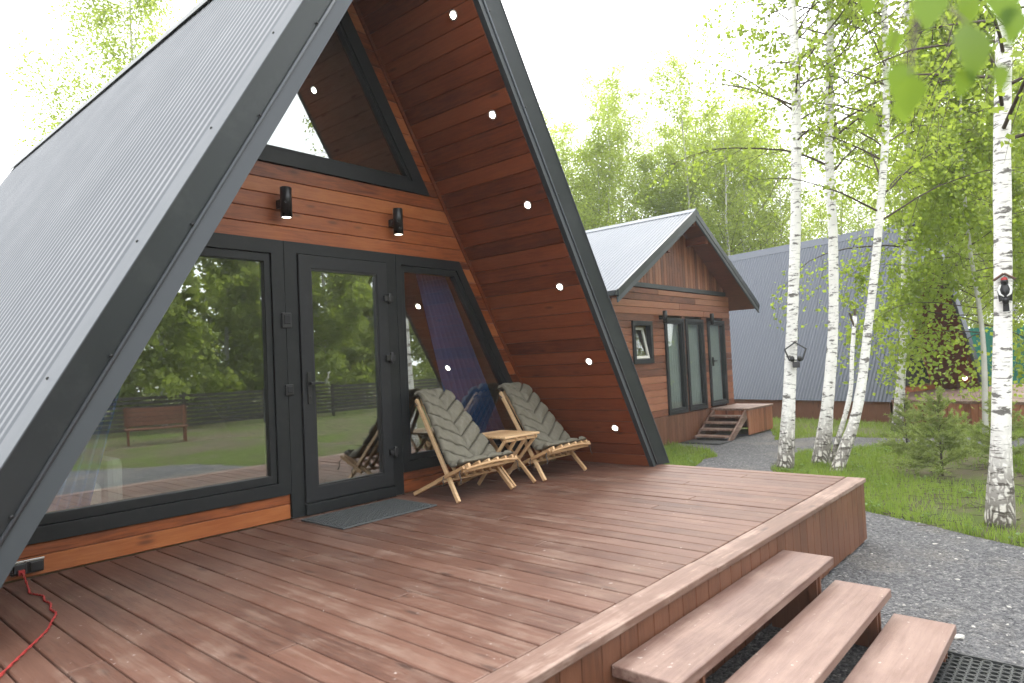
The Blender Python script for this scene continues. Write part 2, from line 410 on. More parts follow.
# (the root sits at its base; parts are modelled in world coordinates)
def part(mb, name, mat, root, bevel=0, **k): return into(mb.build(name, mat, None, bevel, **k), root)

for side in (-1,1):
    b=MB(); A.slab(b,side,.03,.235,-1.30,10.6); part(b,'roof_core',M['graph'],cabin)
    o=A.corr('roof_sheet',side,.250,-1.16,10.6,.125,.011,M['roof'],None); into(o,cabin)
    # soffit and inside lining, boards along y
    b=MB(); u=0.; slope=A.H/A.L
    while True:
        z0=u*slope; z1=min((u+.146)*slope, A.H-.02)
        if z0>A.H-.08: break
        x0a,x0b=A.X(side,.004,z0+.001),A.X(side,.028,z0+.001); x1a,x1b=A.X(side,.004,z1),A.X(side,.028,z1)
        b.hexa([(x0a,-1.315,z0+.001),(x0b,-1.315,z0+.001),(x1b,-1.315,z1),(x1a,-1.315,z1)],[(x0a,-.005,z0+.001),(x0b,-.005,z0+.001),(x1b,-.005,z1),(x1a,-.005,z1)])
        u+=.150
    part(b,'soffit',M['soff'],cabin,.004,seg=1)
    b=MB(); A.slab(b,side,.004,.028,.06,10.3); part(b,'inner_lining',M['lining'],cabin)
    # front barge boards: a lower band and an upper band meeting in a bead
    b=MB(); A.slab(b,side,.006,.098,-1.372,-1.318,-1.346); part(b,'barge_board',M['band'],cabin)
    b=MB(); A.slab(b,side,.104,.268,-1.348,-1.302,-1.392); o=part(b,'barge_flashing',M['graph'],cabin)
    b=MB()
    for n,y in ((.101,-1.354),):
        b.tube([(A.X(side,n,.02),y,.02),(A.xc,y,A.Z(n))],.010,8)
    part(b,'barge_bead',M['trimm'],cabin)
    b=MB(); A.slab(b,side,.2685,.2745,-1.40,-1.155); part(b,'edge_flashing',M['trimm'],cabin)
    for k in range(7):
        z=.5+k*.72
        for (n_,y_,z_) in ((.276,-1.23,z),(.12,-1.362,z+.1)):
            b=MB(); b.ell((A.X(side,n_,z_),y_,z_),.009,.009,.009,8,5); part(b,'screw',M['black'],cabin)
b=MB(); zr=A.Z(.27)
b.prism([(A.xc-.16,zr-.23),(A.xc,zr+.02),(A.xc+.16,zr-.23),(A.xc+.15,zr-.235),(A.xc,zr+.005),(A.xc-.15,zr-.235)][::-1],-1.40,10.62); part(b,'ridge_cap',M['graph'],cabin)

# facade cladding around the openings
OFF=.165
def sl(side,z,off=0.): return A.xc+side*(A.W*(1-z/A.H)-off)
ZB,ZT,UB=.205,2.302,2.947
b=MB()
def row(z0,z1,xa0,xa1,xb0,xb1):   # left edge xa at z0,z1 ; right edge xb
    r=random.random(); y=-.022
    b.hexa([(xa0,y,z0),(xb0,y,z0),(xb0,.02,z0),(xa0,.02,z0)],[(xa1,y,z1),(xb1,y,z1),(xb1,.02,z1),(xa1,.02,z1)],r)
zs=[.004,.126,ZB]
for i in range(2):
    z0,z1=zs[i],zs[i+1]-.004
    row(z0,z1,sl(-1,z0),sl(-1,z1),.80,.80); row(z0,z1,1.99,1.99,sl(1,z0),sl(1,z1))
z=ZB
while z<ZT-.01:
    z0,z1=z,min(z+.145,ZT)-.004
    row(z0,z1,sl(-1,z0),sl(-1,z1),sl(-1,z0,OFF+.01),sl(-1,z1,OFF+.01)); row(z0,z1,sl(1,z0,OFF+.01),sl(1,z1,OFF+.01),sl(1,z0),sl(1,z1)); z+=.145
z=ZT; n=5; hh=(UB-ZT)/n
for i in range(n):
    z0,z1=ZT+i*hh,ZT+(i+1)*hh-.004; xm=random.uniform(.3,2.2)
    row(z0,z1,sl(-1,z0),sl(-1,z1),sl(1,z0),sl(1,z1))
z=UB
while z<A.H-.35:
    z0,z1=z,min(z+.145,A.H-.3)-.004
    row(z0,z1,sl(-1,z0),sl(-1,z1),sl(-1,z0,OFF+.01),sl(-1,z1,OFF+.01)); row(z0,z1,sl(1,z0,OFF+.01),sl(1,z1,OFF+.01),sl(1,z0),sl(1,z1)); z+=.145
part(b,'front_cladding',M['clad'],cabin,.004,seg=1)
b=MB()
for side in (-1,1):
    b.hexa([(sl(side,0.01,.035),-.045,.01),(sl(side,.01,.0),-.045,.01),(sl(side,.01,.0),-.023,.01),(sl(side,.01,.035),-.023,.01)],
           [(sl(side,4.9,.035),-.045,4.9),(sl(side,4.9,.0),-.045,4.9),(sl(side,4.9,0),-.023,4.9),(sl(side,4.9,.035),-.023,4.9)])
part(b,'corner_trim',M['soff'],cabin)

def window(root, outer, frame, sash, y0=-.045, name='window', pane=None, dy=.016):
    """outer outline, frame widths and sash widths per edge -> window (frame) > sash, pane"""
    inn=inset(outer,frame); b=MB(); b.ring(outer,inn,y0,.06); w=part(b,name,M['frame'],root,.004)
    i2=inset(inn,sash); b=MB(); b.ring(inset(inn,[.003]*len(inn)),i2,y0+dy,.05); s=b.build('sash',M['frame'],w,.005)
    i3=inset(i2,[-.012]*len(i2)); b=MB(); b.prism(i3,y0+.045,y0+.051); p=b.build('pane',pane or M['glass'],w)
    return w
lo=[(sl(-1,ZB,OFF),ZB),(.80,ZB),(.80,ZT),(sl(-1,ZT,OFF),ZT)]
window(cabin, lo, [.10,.112,.115,.10],[.07,.058,.07,.06])
ro=[(1.985,ZB-.002),(sl(1,ZB,OFF),ZB-.002),(sl(1,ZT,OFF),ZT),(1.985,ZT)]
window(cabin, ro, [.10,.09,.10,.065],[.06,.055,.06,.05])
zt=A.H*(1-OFF/A.W)
up=[(sl(-1,UB,OFF),UB),(sl(1,UB,OFF),UB),(A.xc,zt-.003)]
window(cabin, up, [.115,.135,.135],[.035,.03,.03])
# door with its frame
fo=[(.803,.004),(1.982,.004),(1.982,ZT+.001),(.803,ZT+.001)]; fi=[(.921,.102),(1.861,.102),(1.861,2.206),(.921,2.206)]
b=MB(); b.ring(fo,fi,-.043,.06); df=part(b,'door_frame',M['frame'],cabin,.004)
b=MB(); b.box(.92,1.862,-.075,.05,.006,.098); b.build('threshold',M['frame'],df,.006)
lo_=[(.926,.107),(1.856,.107),(1.856,2.201),(.926,2.201)]; li=[(1.042,.228),(1.742,.228),(1.742,2.085),(1.042,2.085)]
b=MB(); b.ring(lo_,li,-.062,.03); door=part(b,'door',M['leafm'],cabin,.006)
b=MB(); b.ring(inset(li,[-.004]*4),inset(li,[.014]*4),-.052,.0); b.build('glazing_bead',M['black'],door,.003)
b=MB(); b.prism(inset(li,[-.01]*4),-.03,-.024); b.build('pane',M['glass'],door)
b=MB(); b.box(.966,1.002,-.078,-.063,.93,1.20)
b.box(.972,.996,-.115,-.078,1.09,1.115); b.box(.972,1.10,-.122,-.104,1.092,1.113); b.lathe((.984,-.08,.99),[(.011,0),(.011,-.006)],12,'y'); b.build('handle',M['black'],door,.004)
for z in (.42,1.30,1.86):
    b=MB(); b.box(1.80,1.90,-.092,-.063,z-.026,z+.026); b.lathe((1.862,-.085,z-.05),[(.016,0),(.016,.1)],12,'z'); b.build('hinge',M['black'],door,.004)
# floor and back wall of the room
b=MB(); b.box(sl(-1,0,-.2),sl(1,0,-.2),.07,10.2,-.08,-.006); part(b,'room_floor',M['floor'],cabin)
b=MB(); b.prism([(sl(-1,-.01,-.04),-.07),(sl(1,-.01,-.04),-.07),(A.xc,A.H+.06)],8.2,8.3); part(b,'room_back_wall',M['lining'],cabin)
b=MB(); b.box(A.xc-4,A.xc-3.35,-.2,10.6,G,-.01); b.box(A.xc+2.2,A.xc+3.2,.15,10.6,G,-.1); b.box(A.xc-3,A.xc+2.2,.1,.2,G,-.1); part(b,'foundation_skirt',M['skirt'],cabin)

# fittings on the front
def keypad(x,z,w,h,lab,nm,cat):
    t=thing(nm,lab,cat,(x,-.045,z-h/2))
    b=MB(); b.box(-w/2,w/2,-.022,-.0,0,h); b.build('housing',M['black'],t,.006)
    b=MB(); b.box(-w*.32,w*.32,-.030,-.0225,h*.25,h*.85); b.build('cover',M['leafm'],t,.004)
keypad(.80,1.635,.085,.125,'black rounded key box on the dark post left of the cabin door, above the switch','key_box','key box')
keypad(.805,1.06,.075,.09,'small square black light switch on the post left of the cabin door handle','light_switch','switch')
t=thing('wall_socket','black double outdoor socket low on the wood with a red cord plugged in','socket',(-1.01,-.024,.035))
b=MB(); b.box(-.085,.085,-.035,-.0,0,.082); b.build('back_box',M['black'],t,.006)
for x in (-.042,.042):
    b=MB(); b.box(x-.034,x+.034,-.05,-.036,.008,.070); f=b.build('flap',M['black'],t,.005)
b=MB(); b.box(-.085,.085,-.044,-.0355,.0725,.086); b.build('hinge_strip',M['steel'],t,.002)
# red cord
pts=[(-1.05,-.075,.055),(-1.052,-.14,.05),(-1.06,-.26,.012),(-1.075,-.36,.007),(-1.088,-.42,.007),(-1.072,-.49,.007),(-1.055,-.56,.007),(-1.075,-.66,.007),(-1.07,-.75,.007),(-1.098,-.86,.007),(-1.10,-.96,.007),(-1.15,-1.08,.007),(-1.20,-1.2,.007),(-1.28,-1.33,.007),(-1.37,-1.47,.007),(-1.47,-1.63,.007),(-1.66,-1.95,.007),(-1.85,-2.3,.007)]
def smooth(P,k=8):
    P=[Vector(p) for p in P]; P=[P[0]*2-P[1]]+P+[P[-1]*2-P[-2]]; o=[]
    for i in range(1,len(P)-2):
        for j in range(k):
            t=j/k; a,b_,c,d=P[i-1:i+3]
            o.append(.5*((2*b_)+(c-a)*t+(2*a-5*b_+4*c-d)*t*t+(3*b_-a-3*c+d)*t**3))
    o.append(P[-2]); return o
sp=smooth(pts,14); b=MB()
for ph in (0,math.pi):
    q=[]
    for i,p in enumerate(sp):
        a=i*.55+ph; q.append(p+Vector((math.cos(a)*.0034,0,math.sin(a)*.0034)))
    b.tube(q,.0035,6)
b.box(-1.066,-1.034,-.10,-.075,.04,.07)
tag(b.build('extension_cord',M['cord']),'thin twisted red cord trailing from the wall socket across the deck boards','cord')

# wall lamps and downlights
def sconce(x,z0,z1,lab,strength):
    t=thing('wall_lamp',lab,'lamp',(x,-.022,z0),0,'black cylinder wall lamps over the cabin door')
    b=MB(); b.box(-.028,.028,-.07,0,.09,.16); b.build('bracket',M['sconce'],t,.003)
    b=MB(); b.lathe((0,-.112,0),[(.040,.006),(.0465,0),(.0465,z1-z0),(.043,z1-z0+.002)],28); b.build('shade',M['sconce'],t)
    b=MB(); b.lathe((0,-.112,.0035),[(.036,0),(.036,.001)],20); b.build('lens',M['lampw'],t)
M['lampw']=emis('wall_lamp_lens',(1.,.90,.75),2.2)
sconce(.787,2.475,2.725,'black cylinder wall lamp on the wood below the triangular window, left one of the pair',1)
sconce(1.962,2.47,2.72,'black cylinder wall lamp on the wood near the right slope, right one of the pair',1)
nrm=Vector((-A.H/A.L,0,-A.W/A.L))       # into the porch from the right slope
places=['topmost round downlight in the right soffit close to the peak','second round downlight down from the peak in the right soffit','third round downlight from the peak, about level with the right wall lamp','fourth round downlight, halfway down the right soffit beside the small house','second lowest round downlight, above the far chair in the right soffit','lowest round downlight, just above the deck to the right of the far chair']
for (x,z),lab in zip([(1.89,4.22),(2.33,3.46),(2.78,2.70),(3.23,1.94),(3.67,1.18),(4.11,.44)],places):
    for side in (1,-1):
        xx=A.X(side,0,z)
        lb=lab if side==1 else 'round downlight in the hidden left soffit of the big cabin, mirrored in its windows'
        t=thing('downlight',lb,'downlight',(xx,-1.07,z),0,'downlights in the big cabin soffit' if side==1 else 'downlights of the left soffit')
        n=Vector((-side*A.H/A.L,0,-A.W/A.L)); q=Vector((0,0,-1)).rotation_difference(n)
        t.rotation_mode='QUATERNION'; t.rotation_quaternion=q
        b=MB(); b.lathe((0,0,0),[(.046,.0),(.046,-.004),(.034,-.006),(.030,-.001)],24); b.build('bezel',M['steel'],t)
        b=MB(); b.lathe((0,0,0),[(.0285,-.0015),(.0285,-.0035)],20); b.build('lens',M['lamp'],t)

# ------------------------------------------------------------------ things inside the room
def curtain(name, lab, top, bot, y, mat, folds, cat='curtain', z0=.06,z1=2.2):
    nu,nv=folds*10,18; V=[];F=[]
    for j in range(nv+1):
        v=j/nv; xa=top[0]*(1-v)+bot[0]*v; xb=top[1]*(1-v)+bot[1]*v; z=z1*(1-v)+z0*v
        for i in range(nu+1):
            u=i/nu; V.append((xa*(1-u)+xb*u, y+.045*math.sin(u*folds*2*math.pi+.5*math.sin(v*3))*(.5+.5*v), z))
    for j in range(nv):
        for i in range(nu): a=j*(nu+1)+i; F.append((a,a+1,a+nu+2,a+nu+1))
    o=np_mesh(name,V,F,mat,smooth=True); m=o.modifiers.new('thick','SOLIDIFY'); m.thickness=.004
    return tag(o,lab,cat)
curtain('curtain','blue curtain gathered behind the right slanted window of the big cabin',(2.42,2.80),(3.00,3.85),.17,M['blue'],8)
curtain('curtain','blue curtain hanging behind the lower left corner of the big cabin window',(-.35,-.10),(-1.05,-.62),.34,M['blue'],6,z1=2.0)
t=thing('armchair','pale armchair inside the big cabin, seen through the lower left of the window','armchair',(-.95,.8,0))
b=MB(); b.box(-.06,.62,-.05,.65,.18,.42); b.build('seat',M['pale'],t,.05)
b=MB(); b.box(-.06,.62,.62,.80,.20,.85); b.build('backrest',M['pale'],t,.06)
for x in (-.20,.63):
    b=MB(); b.box(x,x+.13,-.08,.78,.06,.60); b.build('armrest',M['pale'],t,.05)
for x in (-.15,.68):
    for y in (-.02,.70):
        b=MB(); b.lathe((x,y,0),[(.02,0),(.024,.06)],10); b.build('leg',M['black'],t)

# ------------------------------------------------------------------ deck and steps
DY,DX=-3.4115,4.5786
deck=thing('wooden_deck','wide red-brown plank deck in front of the big A-frame cabin','deck',(1.2,-1.7,G))
b=MB(); x=-2.47; 
while x<DX-.03:
    x1=min(x+.1455,DX); r=random.random()
    sag=random.choice((0,0,0,.003,-.002)); cuts=[-3.262,-.03]
    if random.random()<.30: cuts=[-3.262,random.uniform(-2.6,-.8),-.03]
    for a,c in zip(cuts[:-1],cuts[1:]): b.box(x,x1-.004+random.uniform(-.0015,.0015),a+.002,c-.002,-.035,sag,random.random())
    x+=.1475
part(b,'decking',M['deck'],deck,.008)
b=MB(); xs=[-2.6,1.405,DX+.012]
for a,c,o in ((xs[0],xs[1],0.),(xs[1],xs[2],.012)): b.box(a+.001,c-.001,DY-.018+o*.0,-3.268,-.036,.004-o*.35)
part(b,'edge_board',M['trimw'],deck,.006)
b=MB(); x=-2.58
while x<DX-.02:
    x1=min(x+.150,DX); b.box(x,x1-.005,DY,DY+.022,G+.015+random.uniform(0,.015),-.037); x+=.150
y=DY+.03
while y<-.1:
    b.box(DX-.022,DX,y,y+.145,G+.02,-.037); y+=.150
part(b,'skirt_boards',M['skirt'],deck,.003,seg=1)
b=MB()
for y in (-3.1,-2.3,-1.5,-.7): b.box(-2.55,DX-.05,y-.04,y+.04,-.20,-.036)
part(b,'joists',M['skirt'],deck)

steps=thing('deck_steps','three thick weathered plank treads on open stringers climbing to the deck front','steps',(1.44,-4.0,G))
SX0,SX1=.325,2.445
for k in range(3):
    yb=DY+.0-k*.3263+(.0 if k else -.004); yf=yb-.3225; zt=-(k+1)*.145
    b=MB(); w=(yb-yf)
    b.box(SX0,SX1,yf,yb-.001,zt-.052,zt)
    part(b,'tread',M['tread'],steps,.007,seg=3)
for x in (.57,2.205):
    b=MB()
    for k in range(3):
        zt=-(k+1)*.145-.053; yb=DY-k*.3263; yf=yb-.3225
        b.box(x-.022,x+.022,yf+.035,yb-.02 if k else yb-.004,G+.004,zt)
        b.box(x-.045,x-.0225,yf+.02,yf+.075,G+.004,zt); b.box(x+.0225,x+.045,yf+.02,yf+.075,G+.004,zt)
    part(b,'stringer',M['skirt'],steps,.003)

# door mat on the deck
t=thing('door_mat','flat grey ribbed door mat on the deck in front of the cabin door','mat',(1.275,-.46,.003))
b=MB(); b.ring([(-.475,-.29),(.475,-.29),(.475,.29),(-.475,.29)],[(-.45,-.265),(.45,-.265),(.45,.265),(-.45,.265)],0,.012); b.v=[(x,z,y) for x,y,z in b.v]; b.build('border',M['matedge'],t,.003)
b=MB(); b.box(-.4495,.4495,-.2645,.2645,0,.006); b.build('backing',M['black'],t)
b=MB()
for i in range(30):
    for j in range(18):
        x=-.447+i*.0299; y=-.262+j*.0293; b.box(x,x+.018,y,y+.018,.0062,.0165,.5)
b.build('nubs',M['matedge'],t)

# rubber ring mat at the foot of the steps
t=thing('rubber_mat','black rubber mat of open rings on the gravel beside the lowest deck step','mat',(1.55,-4.72,G+.008))
def ringmat(t,w,d,cell,h):
    b=MB(); n=int(w/cell); m=int(d/(cell*.87))
    for j in range(m):
        for i in range(n):
            cx=-w/2+cell*(i+.5+(.5 if j%2 else 0)); cy=-d/2+cell*.87*(j+.5)
            if cx>w/2-cell*.4: continue
            vs=[];fs=[];k=10;R,r=cell*.52,cell*.36
            for (rr,z) in ((R,0),(R,h),(r,h),(r,0)):
                for a in range(k):
                    th=2*math.pi*a/k; vs.append((cx+rr*math.cos(th),cy+rr*math.sin(th),z))
            for q in range(3):
                for a in range(k):
                    a2=(a+1)%k; fs.append((q*k+a,q*k+a2,(q+1)*k+a2,(q+1)*k+a))
            b.add(vs,fs)
    o=b.build('ring_grid',M['rubber'],t,fix=False)
    b=MB(); b.ring([(-w/2-.012,-d/2-.012),(w/2+.012,-d/2-.012),(w/2+.012,d/2+.012),(-w/2-.012,d/2+.012)],[(-w/2,-d/2),(w/2,-d/2),(w/2,d/2),(-w/2,d/2)],0,h)
    b.v=[(x,z,y) for x,y,z in b.v]; b.build('rim',M['rubber'],t)
ringmat(t,1.52,.78,.052,.020)

# ------------------------------------------------------------------ folding stick chairs and table
def lerp(a,b,t): return tuple(a[i]*(1-t)+b[i]*t for i in range(3))
def make_chair():
    t=thing('folding_chair','x','chair',(0,0,0),0,'wooden stick chairs with khaki cushions on the deck')
    n=13; Wd=.70
    # back sticks: even indices run on down to the front feet only at the sides
    for i in range(n):
        s=-1+2*i/(n-1); xb=s*.355; xt=s*.185
        foot=(xb,-.86,0.012); top=(xt,-.16,.885+.015*(1-s*s))
        if i in (0,n-1):
            b=MB(); b.bar(lerp(foot,top,0),top,.030,.036,(0,-1,.6)); b.build('back_stick',M['chairw'],t,.004)
        elif i%2==0:
            b=MB(); b.bar(lerp(foot,top,.20),top,.026,.030,(0,-1,.6)); b.build('back_stick',M['chairw'],t,.004)
    for i in range(n):
        s=-1+2*i/(n-1); x=s*.345
        rear=(x,-.20,.012); fr=(x*1.0,-.93-.035*(1-s*s),.315+.016*(1-s*s)+(.012 if i%2 else 0))
        if i in (1,n-2):
            b=MB(); b.bar(rear,fr,.030,.036,(0,-.4,1)); b.build('seat_stick',M['chairw'],t,.004)
        elif i%2==1 or i in (0,n-1):
            b=MB(); b.bar(lerp(rear,fr,.52),fr,.026,.032,(0,-.4,1)); b.build('seat_stick',M['chairw'],t,.004)
    b=MB(); b.tube([(-.335,-.945,.300),(-.17,-.963,.318),(0,-.968,.325),(.17,-.963,.318),(.335,-.945,.300)],.013,8)
    b.build('front_rail',M['chairx'],t,.003)
    b=MB(); b.bar((-.34,-.905,.280),(.34,-.905,.280),.03,.022); b.build('under_rail',M['chairx'],t,.003)
    for P_ in (((-.205,-.165,.835),(.205,-.165,.835)),((-.35,-.66,.175),(.35,-.66,.175))):
        b=MB(); b.bar(*P_,.022,.022); b.build('cross_rod',M['chairx'],t,.003)
    # rope ends
    for sx in (-1,1):
        b=MB(); b.tube([(sx*.36,-.90,.29),(sx*.385,-.91,.26),(sx*.375,-.92,.22),(sx*.39,-.93,.18)],.005,5); b.build('rope_end',M['tie'],t)
        b=MB(); b.tube([(sx*.365,-.69,.22),(sx*.385,-.70,.19),(sx*.375,-.70,.14)],.005,5); b.build('rope_end',M['tie'],t)
    # cushion: quilted sheet following back and seat
    prof=[(-.125,.895),(-.165,.915),(-.215,.89),(-.30,.80),(-.42,.645),(-.54,.49),(-.63,.375),(-.70,.305),(-.76,.285),(-.83,.30),(-.89,.325),(-.915,.335)]
    P=smooth([(0,a,b_) for a,b_ in prof],10); d=[0]
    for i in range(1,len(P)): d.append(d[-1]+(P[i]-P[i-1]).length)
    tot=d[-1]; nv=250; nu=90; V=[]; F=[]
    def at(s):
        for i in range(1,len(P)):
            if d[i]>=s-1e-9: 
                t_=(s-d[i-1])/max(1e-9,d[i]-d[i-1]); return P[i-1].lerp(P[i],t_),(P[i]-P[i-1]).normalized()
        return P[-1],(P[-1]-P[-2]).normalized()
    for side in (1,-1):
        for j in range(nv+1):
            s=tot*j/nv; p,tg=at(s); nn=Vector((0,tg.z,-tg.y)); 
            if nn.z<0: nn=-nn
            wv=.185+(.335-.185)*min(1,max(0,(s-.05)/(tot*.80)))**.9
            for i in range(nu+1):
                u=-1+2*i/nu; edge=min(1,(1-abs(u))/.10)*min(1,j/11.,(nv-j)/11.)
                edge=math.sqrt(max(0,1-(1-max(0,edge))**2))
                # chevron quilting: a channel every 13.5 cm, pointing down the middle, and one staggered stitch line
                ph=((s+abs(u)*wv*.62*(1 if True else 0))/.150)%1.; q=min(ph,1-ph)*.150
                mid=abs(((u+ .36*((int((s+abs(u)*wv*.62)/.128)%2)*2-1)*.0)))*wv
                ch=math.exp(-(q/.0065)**2); cm=math.exp(-(mid/.011)**2)
                puff=.026+.024*math.sqrt(min(1,q/.075))*min(1,.35+mid/.07)
                puff+=.004*math.sin(u*11+s*23)+.003*math.sin(u*27-s*41)
                hgt=(puff-.034*ch-.014*cm)*edge if side==1 else -.006*edge
                V.append(Vector((u*wv*(1+.012*math.sin(s*49)),p.y,p.z))+nn*(hgt+.020))
    m=(nv+1)*(nu+1)
    for sd in range(2):
        for j in range(nv):
            for i in range(nu):
                a=sd*m+j*(nu+1)+i; f=(a,a+1,a+nu+2,a+nu+1); F.append(f if sd==0 else f[::-1])
    for j in range(nv):
        for i in (0,nu):
            a=j*(nu+1)+i; F.append((a,a+nu+1,a+nu+1+m,a+m))
    for i in range(nu):
        for j in (0,nv):
            a=j*(nu+1)+i; F.append((a,a+1,a+1+m,a+m))
    o=np_mesh('cushion',V,F,M['cush'],t,smooth=True)
    bm=bmesh.new(); bm.from_mesh(o.data); bmesh.ops.recalc_face_normals(bm,faces=bm.faces); bm.to_mesh(o.data); bm.free()
    for sx in (-1,1):
        b=MB(); b.tube([(sx*.19,-.15,.86),(sx*.215,-.18,.845),(sx*.205,-.21,.82),(sx*.18,-.20,.85)],.008,6); b.build('cushion_tie',M['tie'],t)
    return t
chair=make_chair(); chair.location=(2.262,0,.004); chair['label']='folding stick chair with khaki cushion next to the cabin door, nearer one of the two'
c2=copy_tree(chair); c2.location=(3.447,-.012,.004); c2['label']='folding stick chair with khaki cushion against the right wooden slope, farther from the door'
# table
t=thing('folding_table','low folding stick table of pale wood standing between the two cushioned chairs','table',(2.83,-.60,.004))
b=MB()
for i in range(8):
    y=-.235+i*.066; b.box(-.26,.26,y,y+.058,.478,.500)
b.build('tabletop',M['chairx'],t,.004)
for i in range(7):
    x=-.225+i*.075
    if i%2==0:
        b=MB(); b.bar((x,-.215,.475),(x*.9,.20 if i in (0,6) else -.02,.012 if i in (0,6) else .235),.022,.032,(0,0,1)); b.build('front_stick',M['chairw'],t,.003)
    else:
        b=MB(); ext=i in (1,5); b.bar((x,.235,.475),(x,-.235 if ext else .03,.012 if ext else .235),.024,.034,(0,0,1)); b.build('rear_stick',M['chairw'],t,.003)
for (y_,z_,w_) in ((0,.245,.02),(-.20,.455,.03),(.22,.455,.03)):
    b=MB(); b.bar((-.25,y_,z_),(.25,y_,z_),.02,w_); b.build('cross_rod',M['chairx'],t,.003)
# ------------------------------------------------------------------ the small gabled house
HY=1.5; HX0,HX1=8.18,13.31; HXC=10.745
house=thing('gabled_house','small brown timber house with pale metal gable roof and tall windows beside the big cabin','house',(HXC,5,G))
hs=math.tan(rad(30)); ez=2.37; az=ez+3.12*hs
def roofz(x,off=0): return az-abs(x-HXC)*hs+off
b=MB(); z=.02; openings=[(8.82,9.56,1.09,1.91),(10.07,10.89,.025,1.99),(10.98,11.83,.035,1.99),(12.04,12.93,.06,1.98)]
while z<2.55:
    z0,z1=z,min(z+.135,2.56); ivs=[(HX0,HX1)]
    for (a,c,d,e) in openings:
        if z1>d+.04 and z0<e-.04:
            new=[]
            for (p,q_) in ivs:
                if c<=p or a>=q_: new.append((p,q_)); continue
                if a>p: new.append((p,a+.02))
                if c<q_: new.append((c-.02,q_))
            ivs=new
    r=random.random(); sp=random.uniform(9.5,12)
    for (p,q_) in ivs:
        if p<sp<q_ and q_-p>2: b.box(p,sp-.002,HY-.022,HY+.02,z0,z1-.006,r); b.box(sp+.002,q_,HY-.022,HY+.02,z0,z1-.006,random.random())
        else: b.box(p,q_,HY-.022,HY+.02,z0,z1-.006,r)
    z+=.135
part(b,'front_cladding',M['hwood'],house,.005,seg=1)
b=MB()
for x,y0 in ((HX0+.001,HY+.021),(HX1-.041,HY+.021)):
    z=.02
    while z<2.5: b.box(x,x+.04,y0,9.3,z,z+.129); z+=.135
b.box(HX0,HX1,9.3,9.34,.02,2.6)
part(b,'side_cladding',M['hwood'],house,.004,seg=1)
b=MB(); x=HX0+.02
while x<HX1-.02:
    x1=min(x+.118,HX1); zt0,zt1=roofz(x,-.12),roofz(x1,-.12)
    if min(zt0,zt1)>2.68: b.prism([(x,2.66),(x1-.005,2.66),(x1-.005,zt1),(x,zt0)],HY-.018,HY+.015)
    x+=.118
part(b,'gable_boards',M['hvert'],house,.003,seg=1)
b=MB(); b.box(HX0+.25,HX1-.2,HY-.045,HY+.01,2.565,2.655); part(b,'gable_trim',M['graph'],house,.004)
b=MB(); x=HX0
while x<HX1-.02:
    x1=min(x+.118,HX1); b.box(x,x1-.004,HY-.03,HY+.0,G+.01,.014); x+=.118
b.box(HX0,HX0+.03,HY+.002,9.3,G,.014); b.box(HX1-.03,HX1,HY+.002,9.3,G,.014)
part(b,'skirt_boards',M['skirt'],house,.003,seg=1)
RY0,RY1=.98,9.8
for side in (-1,1):
    # slab
    b=MB()
    def P(d,off): return (HXC+side*d, az-d*hs+off)
    a0,a1,b1,b0=P(0,-.12),P(3.10,-.12),P(3.10,-.01),P(0,-.01)
    b.hexa([(a0[0],RY0+.02,a0[1]),(a1[0],RY0+.02,a1[1]),(b1[0],RY0+.02,b1[1]),(b0[0],RY0+.02,b0[1])],[(a0[0],RY1,a0[1]),(a1[0],RY1,a1[1]),(b1[0],RY1,b1[1]),(b0[0],RY1,b0[1])])
    part(b,'roof_slab',M['soff'],house)
    k=10; pitch=.085; m=int((RY1-RY0)/pitch*k); ys=RY0+np.arange(m+1)*(pitch/k); pr=.007*(np.clip(1.8*np.sin(2*np.pi*(np.arange(m+1)%k)/k),-1,1)+1)
    V=np.concatenate([np.stack([np.full(m+1,HXC+side*3.15),ys,az-3.15*hs+.012+pr],1),np.stack([np.full(m+1,HXC),ys,az+.012+pr],1)])
    i=np.arange(m); F=np.stack([i,i+1,i+m+2,i+m+1],1); F=F[:,::-1] if side>0 else F
    into(np_mesh('roof_sheet',V,F,M['roofh']),house)
    b=MB()
    q0,q1,q2,q3=P(0,-.19),P(3.14,-.19),P(3.14,.03),P(0,.03)
    b.hexa([(q0[0],RY0-.015,q0[1]+.085),(q1[0],RY0-.015,q1[1]+.085),(q2[0],RY0-.015,q2[1]),(q3[0],RY0-.015,q3[1])],[(q0[0],RY0+.02,q0[1]+.085),(q1[0],RY0+.02,q1[1]+.085),(q2[0],RY0+.02,q2[1]),(q3[0],RY0+.02,q3[1])])
    part(b,'barge_board',M['graph'],house,.004)
    b=MB(); b.hexa([(q0[0],RY0-.005,q0[1]-.01),(q1[0],RY0-.005,q1[1]-.01),(q1[0],RY0-.005,q1[1]+.082),(q0[0],RY0-.005,q0[1]+.082)],[(q0[0],RY0+.03,q0[1]-.01),(q1[0],RY0+.03,q1[1]-.01),(q1[0],RY0+.03,q1[1]+.082),(q0[0],RY0+.03,q0[1]+.082)])
    part(b,'lower_barge',M['trimm'],house,.003)
    b=MB(); b.bar((HXC+side*3.17,RY0,az-3.15*hs-.03),(HXC+side*3.17,RY1,az-3.15*hs-.03),.09,.09); part(b,'eaves_trim',M['graph'],house,.01)
b=MB(); b.prism([(HXC-.13,az-.05),(HXC,az+.028),(HXC+.13,az-.05),(HXC+.13,az-.035),(HXC,az+.05),(HXC-.13,az-.035)],RY0-.02,RY1)
part(b,'ridge_cap',M['roofh'],house)
b=MB()
for x in (HXC-1.15,HXC+.55,HXC): b.box(x-.05,x+.05,RY0+.04,HY+.05,roofz(x)-.30,roofz(x)-.13)
part(b,'purlin_end',M['soff'],house,.004)
